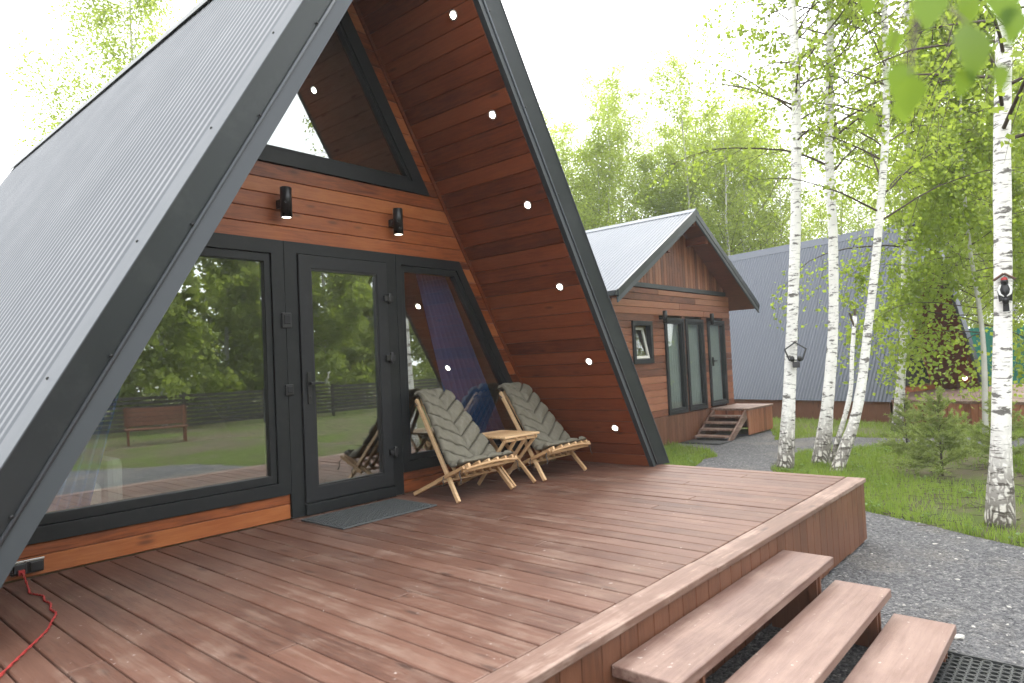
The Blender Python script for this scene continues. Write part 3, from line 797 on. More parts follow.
def hwin(x0,x1,z0,z1,w=.075,pane=True,name='window'):
    o=[(x0,z0),(x1,z0),(x1,z1),(x0,z1)]; b=MB(); b.ring(o,inset(o,[w]*4),HY-.06,HY+.05); f=part(b,name,M['leafm'],house,.005)
    i=inset(o,[w]*4); b=MB(); b.ring(inset(o,[w+.003]*4),inset(o,[w+.04]*4),HY-.045,HY+.03); b.build('sash',M['frame'],f,.004)
    b=MB(); b.prism(inset(o,[w+.03]*4),HY-.01,HY-.004); b.build('pane',M['hglass'],f); return f
hwin(10.07,10.89,.025,1.99); hwin(10.98,11.83,.035,1.99)
d=hwin(12.04,12.93,.06,1.98,.07,name='door')
b=MB(); b.box(12.14,12.17,HY-.10,HY-.062,.95,1.15); b.box(12.145,12.27,HY-.13,HY-.115,1.05,1.075); b.box(12.145,12.165,HY-.115,HY-.1,1.05,1.075); b.build('handle',M['black'],d,.003)
o=[(8.82,1.09),(9.56,1.09),(9.56,1.91),(8.82,1.91)]
b=MB(); b.ring(o,inset(o,[.085]*4),HY-.06,HY+.05); f=part(b,'window',M['leafm'],house,.005)
# tilted-open sash of the small window
i=inset(o,[.10]*4); b=MB(); b.ring(i,inset(i,[.05]*4),0,.04); c0=(.0,HY-.02,i[0][1]); tilt=rad(11)
b.v=[(x,c0[1]+y*math.cos(tilt)+(z-c0[2])*math.sin(tilt),c0[2]-y*math.sin(tilt)+(z-c0[2])*math.cos(tilt)) for x,y,z in b.v]; b.build('sash',M['pale'],f,.004)
b=MB(); b.prism(inset(i,[.04]*4),.015,.021); b.v=[(x,c0[1]+y*math.cos(tilt)+(z-c0[2])*math.sin(tilt),c0[2]-y*math.sin(tilt)+(z-c0[2])*math.cos(tilt)) for x,y,z in b.v]; b.build('pane',M['hglass'],f)
b=MB(); b.box(HX0+.1,HX1-.1,HY+.6,HY+.64,0,2.5); part(b,'inner_partition',M['lining'],house)
for (a,c,lab) in ((10.10,10.86,'pale net curtain behind the left tall window of the small house'),(11.02,11.8,'pale net curtain behind the right tall window of the small house'),(12.1,12.88,'pale net curtain behind the glazed door of the small house')):
    curtain('net_curtain',lab,(a,c),(a,c),HY+.10,M['sheer'],8,'curtain',.08,1.95)
for x,lab in ((9.92,'black wall lamp between the little window and tall windows of the small house'),(12.075,'black wall lamp beside the door of the small house')):
    t=thing('wall_lamp',lab,'lamp',(x,HY-.023,1.87),0,'wall lamps on the small house')
    b=MB(); b.box(-.03,.03,-.09,0,.08,.16); b.build('bracket',M['sconce'],t)
    b=MB(); b.lathe((0,-.12,0),[(.046,0),(.046,.25)],16); b.build('shade',M['sconce'],t)
# porch and its stair
porch=thing('small_porch','little square plank porch by the door of the small house','porch',(12.7,1.05,G))
b=MB(); y=.60
while y<1.44:
    b.box(11.97,13.42,y,y+.138,-.025,.018); y+=.1455
part(b,'decking',M['trimw'],porch,.004)
b=MB(); x=12.0
while x<13.38:
    x1=min(x+.145,13.4); b.box(x,x1-.004,.625,.65,G+.03,-.027); x+=.145
y=.655
while y<1.46:
    b.box(12.0,12.025,y,y+.14,-.20,-.027); b.box(13.375,13.4,y,y+.14,G+.03,-.027); y+=.145
part(b,'skirt_boards',M['hvert'],porch,.003,seg=1)
st=thing('porch_stair','short side stair of four open treads leading up to the little porch','stair',(11.5,1.1,G))
for y in (.68,1.40):
    b=MB(); b.hexa([(11.0,y-.02,G+.005),(11.26,y-.02,G+.005),(12.0-.003,y-.02,-.21),(11.997,y-.02,-.005)],[(11.0,y+.02,G+.005),(11.26,y+.02,G+.005),(11.997,y+.02,-.21),(11.997,y+.02,-.005)])
    part(b,'stringer',M['trimw'],st,.004)
for k in range(4):
    x=11.86-k*.235; z=-.115-k*.118
    b=MB(); b.box(x-.20,x+.06,.702,1.378,z-.04,z); part(b,'tread',M['trimw'],st,.005)
t=thing('foot_mat','dark mat lying on the path at the bottom of the porch stair','mat',(10.72,1.02,G+.006))
b=MB(); b.box(-.30,.30,-.42,.42,0,.014); b.box(-.26,.26,-.38,.38,.0142,.02); b.build('pile',M['rubber'],t,.006)

# ------------------------------------------------------------------ far A-frame cabin with its deck
FZ=-.085; FT=rad(14)
FC=(15.40+2.7*math.cos(FT),-1.383-2.7*math.sin(FT),FZ)     # it stands turned by 14 degrees
F_=AF(0,2.44,4.15,0,9.,.22,0)
far=thing('far_a_frame_cabin','distant A-frame cabin with blue-grey ribbed roof behind the group of birches','cabin',FC,-FT)
for side in (-1,1):
    F_.corr('roof_sheet',side,.205,.03,9.,.09,.012,M['rooff'],far)
    b=MB(); F_.slab(b,side,.03,.19,.04,9.); b.build('roof_core',M['graph'],far)
    b=MB(); F_.slab(b,side,.0,.028,.05,8.9); b.build('soffit',M['soff'],far)
    b=MB(); F_.slab(b,side,-.01,.225,-.03,.035); b.build('barge_board',M['rooff'],far)
b=MB(); zr=F_.Z(.2); b.prism([(-.14,zr-.2),(0,zr+.03),(.14,zr-.2),(.13,zr-.205),(0,zr+.012),(-.13,zr-.205)][::-1],-.04,9.02); b.build('ridge_cap',M['rooff'],far)
b=MB(); z=0.
while z<3.9:
    x0,x1=F_.X(-1,0,z),F_.X(1,0,z); z1=min(z+.14,3.95); b.hexa([(x0,1.2,z),(x1,1.2,z),(x1,1.25,z),(x0,1.25,z)],[(F_.X(-1,0,z1-.006),1.2,z1-.006),(F_.X(1,0,z1-.006),1.2,z1-.006),(F_.X(1,0,z1-.006),1.25,z1-.006),(F_.X(-1,0,z1-.006),1.25,z1-.006)]); z+=.14
b.build('front_cladding',M['clad'],far)
def fwin(o,name='window'):
    b=MB(); b.ring(o,inset(o,[.1]*len(o)),1.15,1.195); f=b.build(name,M['frame'],far)
    b=MB(); b.prism(inset(o,[.095]*len(o)),1.185,1.192); b.build('dark_room_panel',M['frame'],f)  # flat dark panel painted to stand in for the unlit room behind the glass
    b=MB(); v=inset(o,[.09]*len(o)); b.add([(x,1.17,z) for x,z in v],[tuple(range(len(v)))]); b.build('pane',M['hglass'],f)
fwin([(-2.05,.2),(-.6,.2),(-.6,2.0),(-1.0,2.0)]); fwin([(-.45,.05),(.45,.05),(.45,2.0),(-.45,2.0)],'door'); fwin([(.6,.2),(2.05,.2),(1.0,2.0),(.6,2.0)])
fwin([(-.8,2.45),(.8,2.45),(0,3.75)])
b=MB(); h=-G+FZ
b.box(-2.62,-2.58,.05,9.,-h,-.004); b.box(2.58,2.62,.05,9.,-h,-.004); b.box(-2.58,2.58,8.95,9.,-h,-.004); b.build('skirt_boards',M['skirt'],far)
b=MB(); b.box(-2.57,2.57,.02,8.9,-.08,-.006); b.build('room_floor',M['trimw'],far)
def flocal(x,y,z): return (FC[0]+x*math.cos(FT)+y*math.sin(FT), FC[1]-x*math.sin(FT)+y*math.cos(FT), FC[2]+z)
o=curtain('net_curtain','pale curtain hanging in the front window of the distant A-frame cabin',(-1.25,-.9),(-1.35,-.75),1.10,M['sheer'],5,'curtain',.15,1.75); o.location=FC; o.rotation_euler=(0,0,-FT)
fd=thing('far_deck','pale brown plank deck in front of the distant A-frame cabin','deck',flocal(.5,-1.8,0),-FT)
b=MB(); x=-3.2
while x<3.6: b.box(x,x+.14,-1.9,1.79,-.005,.05); x+=.146
b.build('decking',M['trimw'],fd)
b=MB(); y=-1.88
while y<1.7: b.box(-3.18,-3.155,y,y+.14,-h+.02,-.008); y+=.146
x=-3.15
while x<3.6: b.box(x,x+.14,-1.88,-1.855,-h+.02,-.008); x+=.146
b.build('skirt_boards',M['hvert'],fd)
t=thing('downlight','lit round downlight low on the right soffit of the distant cabin','downlight',flocal(F_.X(1,-.004,.32),.35,.32))
b=MB(); b.ell((0,0,0),.035,.05,.05,12,8); b.build('lens',M['lamp'],t)
t=thing('far_bench','low brown timber bench on the gravel beyond the right birch','bench',(19.2,-7.6,G))
b=MB(); b.box(-.9,.9,-.2,.2,.38,.44); b.build('seat',M['trimw'],t,.01)
for x in (-.75,.75):
    b=MB(); b.box(x-.05,x+.05,-.18,.18,0,.378); b.build('leg',M['skirt'],t,.01)
gf=thing('green_fence','tall green corrugated metal fence far behind the right birch','fence',(26,-5,G))
b=MB()
k=8; n=int(16/.2*k)
ys=np.linspace(-13,3,n+1); xo=.02*np.clip(1.7*np.sin(2*np.pi*(np.arange(n+1)%k)/k),-1,1)
V=np.concatenate([np.stack([25.9+xo+(.02*ys),ys,np.full(n+1,G+.05)],1),np.stack([25.9+xo+.02*ys,ys,np.full(n+1,1.72)],1)]); i=np.arange(n)
into(np_mesh('sheet_panel',V,np.stack([i,i+1,i+n+2,i+n+1],1),M['green']),gf)
for y in (-12.8,-9.6,-6.4,-3.2,0,2.8):
    b=MB(); b.box(25.98+.02*y,26.04+.02*y,y-.03,y+.03,G,1.70); part(b,'post',M['green'],gf)

# ------------------------------------------------------------------ what stands across the yard (mirrored in the glass)
t=thing('slatted_fence','dark horizontal slat fence across the yard, mirrored as a band in the cabin windows','fence',(2,-19,G))
b=MB()
for i in range(8): b.box(-16,22,-19.02,-18.99,G+.15+i*.145,G+.15+i*.145+.095)
part(b,'slats',M['fence'],t)
for x in range(-16,23,3):
    b=MB(); b.box(x-.05,x+.05,-19.1,-19.03,G,G+1.32); part(b,'post',M['fence'],t)
for (bx,by,rz,lab) in ((5.6,-15.2,.3,'wooden garden bench with tall back mirrored in the cabin door glass'),):
    t=thing('garden_bench',lab,'bench',(bx,by,G),rz)
    b=MB()
    for i in range(3): b.box(-.8,.8,-.22+i*.16,-.08+i*.16,.42,.46)
    b.build('seat',M['skirt'],t,.005)
    b=MB()
    for i in range(4): b.box(-.8,.8,-.30,-.27,.52+i*.13,.63+i*.13)
    b.build('backrest',M['skirt'],t,.005)
    for x in (-.72,.72):
        b=MB(); b.box(x-.03,x+.03,-.27,-.20,0,1.05); b.build('leg',M['skirt'],t,.004); b=MB(); b.box(x-.03,x+.03,.17,.24,0,.42); b.build('leg',M['skirt'],t,.004)
t=thing('picnic_table','plain timber table on the lawn across the yard, mirrored in the big window','table',(1.2,-13.2,G),.15)
b=MB()
for i in range(5): b.box(-.9,.9,-.4+i*.16,-.25+i*.16,.70,.74)
b.build('tabletop',M['skirt'],t,.005)
for x in (-.75,.75):
    for y in (-.3,.3):
        b=MB(); b.box(x-.04,x+.04,y-.04,y+.04,0,.698); b.build('leg',M['skirt'],t,.004)

# ------------------------------------------------------------------ ground
ng=80; xs=np.linspace(-120,120,ng+1); gx,gy=np.meshgrid(xs,xs); i=np.arange(ng); I,J=np.meshgrid(i,i); a=(J*(ng+1)+I).ravel()
o=np_mesh('ground',np.stack([gx.ravel(),gy.ravel(),np.full(gx.size,G-.004)],1),np.stack([a,a+1,a+ng+2,a+ng+1],1),M['ground']); struct(o)
GP=[(-14,-2.6),(4.3,-2.6),(4.3,-.5),(6.8,-.35),(8.22,-.04),(9.16,.12),(9.92,.77),(10.25,1.55),(12.3,1.55),(12.3,.62),(13.3,.6),(12.6,.3),(11.9,.05),(11.54,-.08),(12.3,-.75),(12.5,-1.1),(12.5,-2.02),(13.04,-3.02),(13.6,-5.),(15.5,-7.),(24,-9),(24,-11),(14,-10.),(12.2,-6.),(11.64,-3.06),(11.24,-2.37),(10.9,-1.75),(10.03,-1.08),(8.84,-1.2),(8.0,-1.27),(7.0,-1.9),(6.2,-2.6),(5.75,-3.13),(5.58,-3.48),(5.34,-4.02),(5.01,-4.52),(4.6,-6),(4.2,-9),(2,-11),(-14,-11)]
def rough_poly(P,seed,amp=.10,step=.22):
    rg=np.random.default_rng(seed); out=[]
    for (a,c) in zip(P,P[1:]+P[:1]):
        d=math.hypot(c[0]-a[0],c[1]-a[1]); n=max(1,int(d/step))
        for k in range(n):
            t=k/n; out.append((a[0]*(1-t)+c[0]*t+rg.normal(0,amp*.45),a[1]*(1-t)+c[1]*t+rg.normal(0,amp*.45)))
    return out
GPR=np.array(rough_poly(GP,3))
bm=bmesh.new(); f=bm.faces.new([bm.verts.new((x,y,G)) for x,y in GPR]); bmesh.ops.triangulate(bm,faces=[f]); bmesh.ops.recalc_face_normals(bm,faces=bm.faces)
if sum(f.normal.z for f in bm.faces)<0: bmesh.ops.reverse_faces(bm,faces=bm.faces)
me=bpy.data.meshes.new('gravel_path'); bm.to_mesh(me); bm.free(); me.materials.append(M['gravel']); o=bpy.data.objects.new('gravel_path',me); COL.objects.link(o); struct(o)
def inpoly(x,y,P):
    c=np.zeros(x.shape,bool); j=len(P)-1
    for i in range(len(P)):
        xi,yi=P[i];xj,yj=P[j]
        m=((yi>y)!=(yj>y)); 
        if yj!=yi: c^=m&(x<(xj-xi)*(y-yi)/(yj-yi)+xi)
        j=i
    return c
# loose stones on the gravel
def ico_rocks(name,xy,size,mat,flat=.6):
    bm=bmesh.new(); bmesh.ops.create_icosphere(bm,subdivisions=1,radius=1); bv=np.array([v.co[:] for v in bm.verts]); bf=np.array([[v.index for v in f.verts] for f in bm.faces]); bm.free()
    n=len(xy); V=np.empty((n,len(bv),3)); 
    for k in range(n):
        s=size[k]; jit=1+RNG.normal(0,.18,(len(bv),1)); th=RNG.random()*6.28; c,s_=math.cos(th),math.sin(th)
        v=bv*jit*s*np.array([1,RNG.uniform(.55,.95),flat*RNG.uniform(.6,1.1)]); v=np.stack([v[:,0]*c-v[:,1]*s_,v[:,0]*s_+v[:,1]*c,v[:,2]],1)
        V[k]=v+np.array([xy[k][0],xy[k][1],G+s*flat*.25])
    F=(bf[None]+np.arange(n)[:,None,None]*len(bv)).reshape(-1,3)
    return np_mesh(name,V.reshape(-1,3),F,mat)
pts=RNG.uniform((.6,-6.2),(6,-2.2),(10000,2)); ok=inpoly(pts[:,0],pts[:,1],GPR)&~((pts[:,0]<DX)&(pts[:,1]>DY)); pts=pts[ok]
o=ico_rocks('gravel_stones',pts,np.clip(RNG.lognormal(math.log(.0065),.42,len(pts)),.004,.026),M['stone']); stuff(o,'loose grey stones strewn over the gravel yard by the steps','gravel')
pts=RNG.uniform((2.0,-5.2),(6,-2.4),(900,2)); ok=inpoly(pts[:,0],pts[:,1],GPR)&~((pts[:,0]<DX)&(pts[:,1]>DY)); pts=pts[ok][:40]
o=ico_rocks('pale_pebbles',pts,np.clip(RNG.lognormal(math.log(.013),.35,len(pts)),.007,.03),M['pstone'],.45); stuff(o,'scattered pale pebbles lying among the grey gravel','pebbles')
o=ico_rocks('flat_stone',[(0,0)],[.055],M['pstone'],.3); o.location=(2.62,-4.36,0.004); tag(o,'whitish flat stone at the top corner of the black ring mat','stone')

# grass blades
def blades(name,xy,hmin,hmax,w,mat,lean=.5,seg=2):
    n=len(xy); th=RNG.random(n)*6.283; h=RNG.uniform(hmin,hmax,n)*RNG.uniform(.6,1.15,n); ln=RNG.normal(0,lean,n)*h; az=RNG.random(n)*6.283
    dx,dy=np.cos(th)*w/2,np.sin(th)*w/2; lx,ly=np.cos(az)*ln,np.sin(az)*ln; z0=np.full(n,G-.006); x,y=xy[:,0],xy[:,1]
    V=np.stack([np.stack([x-dx,y-dy,z0],1),np.stack([x+dx,y+dy,z0],1),
                np.stack([x+dx*.75+lx*.35,y+dy*.75+ly*.35,G+h*.6],1),np.stack([x-dx*.75+lx*.35,y-dy*.75+ly*.35,G+h*.6],1),
                np.stack([x+lx,y+ly,G+h],1)],1).reshape(-1,3)
    o=np.arange(n)[:,None]*5
    F=np.concatenate([o+[0,1,2],o+[0,2,3],o+[3,2,4]]).astype(np.int32)
    r=np.tile(np.clip(RNG.beta(2,2,n),0,1),3)
    return np_mesh(name,V,F,mat,rnd=r)
def fbm(x,y,seed):
    rg=np.random.default_rng(seed); v=np.zeros_like(x)
    for k in range(14):
        a=rg.uniform(0,6.28); f=rg.uniform(.6,3.6); v+=np.sin((x*math.cos(a)+y*math.sin(a))*f+rg.uniform(0,6.28))/(f**.5)
    return v/6.
def gsel(n,x0,x1,y0,y1,thr,pw=1.):
    xy=RNG.uniform((x0,y0),(x1,y1),(n,2)); x,y=xy[:,0],xy[:,1]
    k=~inpoly(x,y,GPR); d=fbm(x,y,5); k&=(d+RNG.normal(0,.25,n))>thr
    k&=~((x<DX+.02)&(y>DY-.1)&(y<12)); k&=~((x>HX0)&(x<HX1)&(y>HY)); k&=~((x>11.95)&(x<13.45)&(y>.6)&(y<1.5)); k&=~((x>14.55+.25*(y+4.9))&(y>-5.2-.25*(x-14.5)))
    return xy[k]
o=blades('lawn_grass',np.concatenate([gsel(90000,4.6,9.5,-7,2.2,-.22),gsel(60000,9.5,16,-8,2.5,-.28),gsel(25000,16,27,-14,-4,-.4)]),.04,.11,.009,M['grassb']); stuff(o,'patchy spring grass between the gravel path and the birches','grass')
# tufts, taller
cen=gsel(700,4.7,13,-6.5,1.9,-.05); tx=np.concatenate([c+RNG.normal(0,.07,(26,2)) for c in cen]); tx=tx[~inpoly(tx[:,0],tx[:,1],GPR)&~((tx[:,0]<DX+.05)&(tx[:,1]>DY))]
o=blades('grass_tufts',tx,.09,.19,.010,M['grassb'],.45); stuff(o,'taller tufts of fresh grass along the path edge','grass')
# broad-leaved weeds
def weeds():
    V=[];F=[];R=[]
    for c in gsel(900,4.8,12,-6.3,1.2,.0):
        for k in range(RNG.integers(5,11)):
            a=RNG.random()*6.28; l=RNG.uniform(.03,.075); w=l*.36; z=G+RNG.uniform(.02,.08); ox,oy=RNG.normal(0,.03,2); d=np.array([math.cos(a),math.sin(a)]); p=np.array([-d[1],d[0]]); b0=np.array([c[0]+ox,c[1]+oy])
            q=[(*(b0),z),(*(b0+d*l*.5+p*w),z+l*.25),(*(b0+d*l),z+l*.1),(*(b0+d*l*.5-p*w),z+l*.25)]
            i=len(V); V+=q; F.append((i,i+1,i+2,i+3)); R.append(RNG.random())
    o=np_mesh('lawn_weeds',V,F,M['weedm'],rnd=R); stuff(o,'low broad-leaved weeds growing through the grass','weeds')
weeds()
xy=gsel(1500,4.8,10.,-6.,1.,-.9)[:700]; b=MB()
for (x,y) in xy:
    a=RNG.random()*6.28; l=RNG.uniform(.05,.28); b.bar((x,y,G+.012),(x+math.cos(a)*l,y+math.sin(a)*l,G+RNG.uniform(.01,.05)),.006,.006)
o=b.build('fallen_twigs',M['twig'],fix=False); stuff(o,'thin fallen twigs scattered over the grass','twigs')
# ------------------------------------------------------------------ camera (calibrated on the deck and the gable)
CAM=Vector((-2.1651,-5.0977,1.1813)); yaw,pit,rol,fpx=-.8545,.0348,-.0460,671.92
cd=bpy.data.cameras.new('camera'); cam=bpy.data.objects.new('camera',cd); COL.objects.link(cam); S.camera=cam
fw=Vector((-math.sin(yaw)*math.cos(pit),math.cos(yaw)*math.cos(pit),math.sin(pit))); r0=Vector((math.cos(yaw),math.sin(yaw),0)); u0=r0.cross(fw)
rt=math.cos(rol)*r0+math.sin(rol)*u0; upv=math.cos(rol)*u0-math.sin(rol)*r0
cam.matrix_world=Matrix(((rt.x,upv.x,-fw.x,CAM.x),(rt.y,upv.y,-fw.y,CAM.y),(rt.z,upv.z,-fw.z,CAM.z),(0,0,0,1)))
cd.sensor_width=36; cd.lens=fpx*36/1024; cd.clip_start=.05; cd.clip_end=600
cd.dof.use_dof=True; cd.dof.focus_distance=6.2; cd.dof.aperture_fstop=2.8
def at(px,py,depth): return CAM+(fw+rt*((px-512)/fpx)+upv*((341.5-py)/fpx))*depth

# ------------------------------------------------------------------ trees
def leaves_np(C,size,up=.0,rg=RNG,droop=0.3):
    """diamond leaves at points C, random orientation."""
    n=len(C); s=size*rg.uniform(.6,1.25,n)
    d=rg.normal(0,1,(n,3)); d[:,2]-=droop; d/=np.linalg.norm(d,axis=1)[:,None]
    q=rg.normal(0,1,(n,3)); p=np.cross(d,q); p/=np.linalg.norm(p,axis=1)[:,None]; w=(s*.40)[:,None]; nn=np.cross(d,p)
    L_=s[:,None]; a=C; b=C+d*L_*.42+p*w+nn*L_*.08; c=C+d*L_; e=C+d*L_*.42-p*w+nn*L_*.08
    V=np.stack([a,b,c,e],1).reshape(-1,3); F=np.arange(n*4).reshape(n,4); return V,F
def grow(trunk, r0_, seed, h0, nb, blen, leaf_n, leaf_s, top_pow=.8, up=.55, sag=.35, aim=None, twigs=7, spread=.22, lop=None):
    """branches along a trunk polyline; returns branch MB and leaf centres."""
    rg=np.random.default_rng(seed); P=[Vector(p) for p in trunk]; d=[0]
    for i in range(1,len(P)): d.append(d[-1]+(P[i]-P[i-1]).length)
    tot=d[-1]
    def pt(s):
        for i in range(1,len(P)):
            if d[i]>=s: t=(s-d[i-1])/(d[i]-d[i-1]); return P[i-1].lerp(P[i],t)
        return P[-1]
    mb=MB(); C=[]
    for k in range(nb):
        u=h0+(1-h0)*((k+rg.random())/nb); s=tot*u; p=pt(s); az=rg.random()*6.283
        if aim is not None and rg.random()<aim[1]: az=aim[0]+rg.normal(0,.7)
        ln=blen*(1-((u-h0)/(1-h0))**1.4*top_pow)*rg.uniform(.6,1.2); el=up+rg.normal(0,.18)
        dirv=Vector((math.cos(az)*math.cos(el),math.sin(az)*math.cos(el),math.sin(el))); q=p.copy(); pts=[q.copy()]; m=7
        for j in range(m):
            dirv.z-=sag*(j/m)*.35+rg.normal(0,.05); dirv.x+=rg.normal(0,.09); dirv.y+=rg.normal(0,.09); dirv.normalize(); q=q+dirv*(ln/m); pts.append(q.copy())
        rb=max(.004,r0_*(1-u)*.20+.004); mb.tube(pts,[rb*(1-.85*j/m) for j in range(m+1)],5,cap=False)
        for tw in range(twigs):
            v=.22+.78*(tw+rg.random())/twigs; j=min(m-1,int(v*m)); b0=pts[j].lerp(pts[j+1],v*m-j)
            td=Vector((dirv.x,dirv.y,dirv.z))*.6+Vector(rg.normal(0,.6,3)); td.z-=.25*sag*2; td.normalize(); tl=ln*rg.uniform(.16,.42)*(1.15-v*.6)
            e=b0+td*tl; e2=e+Vector((td.x*.3,td.y*.3,-sag*tl*.9))*.9
            mb.tube([b0,b0.lerp(e,.55)+Vector(rg.normal(0,.02,3)),e,e2],[rb*.32,rb*.22,.003,.0015],3,cap=False)
            nl=max(1,int(leaf_n*rg.uniform(.4,1.6)))
            t=rg.random((nl,1))**.8; a=np.array(b0)*(1-t)+np.array(e)*t; t2=rg.random((nl,1)); b_=np.array(e)*(1-t2)+np.array(e2)*t2
            c=np.where(rg.random((nl,1))<.6,a,b_)+rg.normal(0,spread*max(.12,tl*.45),(nl,3)); C.append(c)
    return mb,np.concatenate(C)
def tree(name,lab,trunk,rads,seed,root_loc,bark,leafm_,group=None,cat='birch tree',tw=None,n=12,**kw):
    t=thing(name,lab,cat,root_loc,0,group); o0=Vector(root_loc)
    tp=[Vector(p)-o0 for p in trunk]; sp=smooth(tp,8); m=len(sp); rr=np.interp(np.linspace(0,1,m),np.linspace(0,1,len(rads)),rads)
    rg=np.random.default_rng(seed+99); rr=rr*(1+rg.normal(0,.02,m))
    ls=kw.pop('leaf_s'); b=MB(); b.tube(sp,list(rr),n); b.build('trunk',bark,t,fix=False)
    mb,C=grow(sp,rads[0],seed,leaf_s=ls,**kw); mb.build('branches',tw or M['twig'],t,fix=False)
    V,F=leaves_np(C,ls,rg=rg); np_mesh('crown',V,F,leafm_,t,rnd=np.clip(rg.beta(2,2,len(F)),0,1)); return t
def pxline(L_,depth): return [at(x,y,depth+(l[0] if l else 0)) for x,y,*l in L_]
def grounded(base,pts): return [Vector((base[0],base[1],G-.05))]+pts
# five near birches whose trunks stand in the lawn
D=10.06; tr=grounded((8.09,-1.46),pxline([(789,400),(793,300),(796,200),(795,60)],D)); tr+=[tr[-1]+Vector((-.05,.02,1.8)),tr[-1]+Vector((-.1,.1,4.2))]
tree('birch_tree','tall white birch carrying the black pentagon lantern, nearest to the small house porch',tr,[.13,.09,.078,.074,.066,.05,.02],23,(8.09,-1.46,G),M['bark'],M['leafn'],'birches in the lawn',h0=.47,nb=42,blen=2.2,leaf_n=22,leaf_s=.07,sag=.5,up=.5,spread=.35)
D=10.35; tr=grounded((8.75,-1.76),pxline([(827,410),(833,330),(833,240),(829,150),(830,0)],D)); tr+=[tr[-1]+Vector((.1,0,2.)),tr[-1]+Vector((.2,.1,4.))]
tree('birch_tree','upright white birch in the middle of the clump, right behind the leaning one',tr,[.14,.09,.072,.068,.062,.055,.045,.02],12,(8.75,-1.76,G),M['bark'],M['leafn'],'birches in the lawn',h0=.40,nb=42,blen=2.2,leaf_n=22,leaf_s=.07,sag=.5,up=.55,spread=.35)
D=9.72; tr=grounded((8.2,-2.13),pxline([(857,410),(869,320),(878,235),(886,120),(884,0)],D)); tr+=[tr[-1]+Vector((-.1,0,1.8)),tr[-1]+Vector((-.2,.1,3.6))]
tree('birch_tree','slim white birch leaning to the right out of the clump',tr,[.095,.068,.056,.053,.048,.042,.033,.02],13,(8.2,-2.13,G),M['bark'],M['leafn'],'birches in the lawn',h0=.34,nb=40,blen=2.4,leaf_n=22,leaf_s=.07,sag=.6,up=.5,spread=.35)
D=14.28; tr=grounded((13.97,-1.77),pxline([(901,380),(905,300),(905,200),(908,90),(906,0)],D)); tr+=[tr[-1]+Vector((0,0,2.5)),tr[-1]+Vector((0,.1,4.5))]
tree('birch_tree','thin birch in front of the distant cabin roof edge with a dense drooping crown',tr,[.12,.082,.075,.072,.065,.05,.035,.02],14,(13.97,-1.77,G),M['bark'],M['leafn'],'birches in the lawn',h0=.28,nb=70,blen=2.5,leaf_n=34,leaf_s=.09,sag=1.0,up=.25,aim=(-1.1,.55),spread=.5)
D=6.48; tr=grounded((5.81,-4.28),pxline([(1001,440),(1003,300),(1002,150),(1003,0)],D)); tr+=[tr[-1]+Vector((.05,0,2.)),tr[-1]+Vector((.1,.0,4.))]
tree('birch_tree','white birch at the right edge with a woodpecker ornament on its trunk',tr,[.135,.085,.076,.073,.066,.048,.02],15,(5.81,-4.28,G),M['bark'],M['leafn'],'birches in the lawn',h0=.40,nb=34,blen=2.4,leaf_n=20,leaf_s=.06,sag=.8,up=.35,spread=.35)
# extra long bare boughs crossing the roof, as dark limbs
t=thing('birch_snag','short dead birch stem with a snapped top standing in the clump','dead stem',(8.5,-1.95,G))
P=[Vector((8.5,-1.95,G-.04))-Vector((8.5,-1.95,G))]+[p-Vector((8.5,-1.95,G)) for p in pxline([(849,400),(852,355),(855,316)],10.0)]
b=MB(); b.tube(smooth(P,5),[.036]*6+[.030]*10,8); b.build('stem',M['bark'],t,fix=False)
b=MB(); q=P[-1]; b.bar(q-Vector((0,0,.25)),q+Vector((-.08,.05,.05)),.02,.02); b.bar(q-Vector((0,0,.05)),q+Vector((.02,.0,.10)),.03,.02); b.build('stub',M['twig'],t)
# drooping tree to the right, behind
def big(name,lab,x,y,h,seed,group,leaf=M['leafn'],ls=.10,nb=52,ln=22,bl=3.4,h0=.16,sag=.9,up=.35,r=.17,cat='birch tree',top_pow=.8,spread=.5):
    rg=np.random.default_rng(seed); tr=[Vector((x,y,G-.05))]; lean=rg.normal(0,.03,2)
    for k in range(1,6): tr.append(Vector((x+lean[0]*h*k/5+rg.normal(0,.08),y+lean[1]*h*k/5+rg.normal(0,.08),G+h*k/5)))
    return tree(name,lab,tr,[r,r*.8,r*.65,r*.5,r*.3,.02],seed,(x,y,G),M['bark2'],leaf,group,cat,n=8,h0=h0,nb=nb,blen=bl,leaf_n=ln,leaf_s=ls,sag=sag,up=up,spread=spread,top_pow=top_pow)
big('birch_tree','leafy birch with low hanging twigs in front of the distant deck',13.7,-3.35,9.5,31,None,ls=.10,nb=80,ln=50,bl=2.7,h0=.20,sag=1.3,up=.15,r=.055)
# woodland: a few grown trees, copied
pr=[]
GB='pale woodland birches behind the cabins'; LB='pale green birch in the row of woodland rising behind the cabins'
for k,(h,bl,nb) in enumerate(((13,3.4,84),(11,3.0,76),(15,3.6,90))):
    pr.append(big('woodland_birch',LB,0,0,h,50+k,GB,M['leaff'],.09,nb,36,bl,.14,.5,.85,.10,top_pow=.5,spread=1.0))
def place(src,x,y,rz,s,first=False):
    o=src if first else copy_tree(src); o.location=(x,y,G); o.rotation_euler=(0,0,rz); o.scale=(s,s,s); return o
rg=np.random.default_rng(77); used=[False]*3; spots=[]
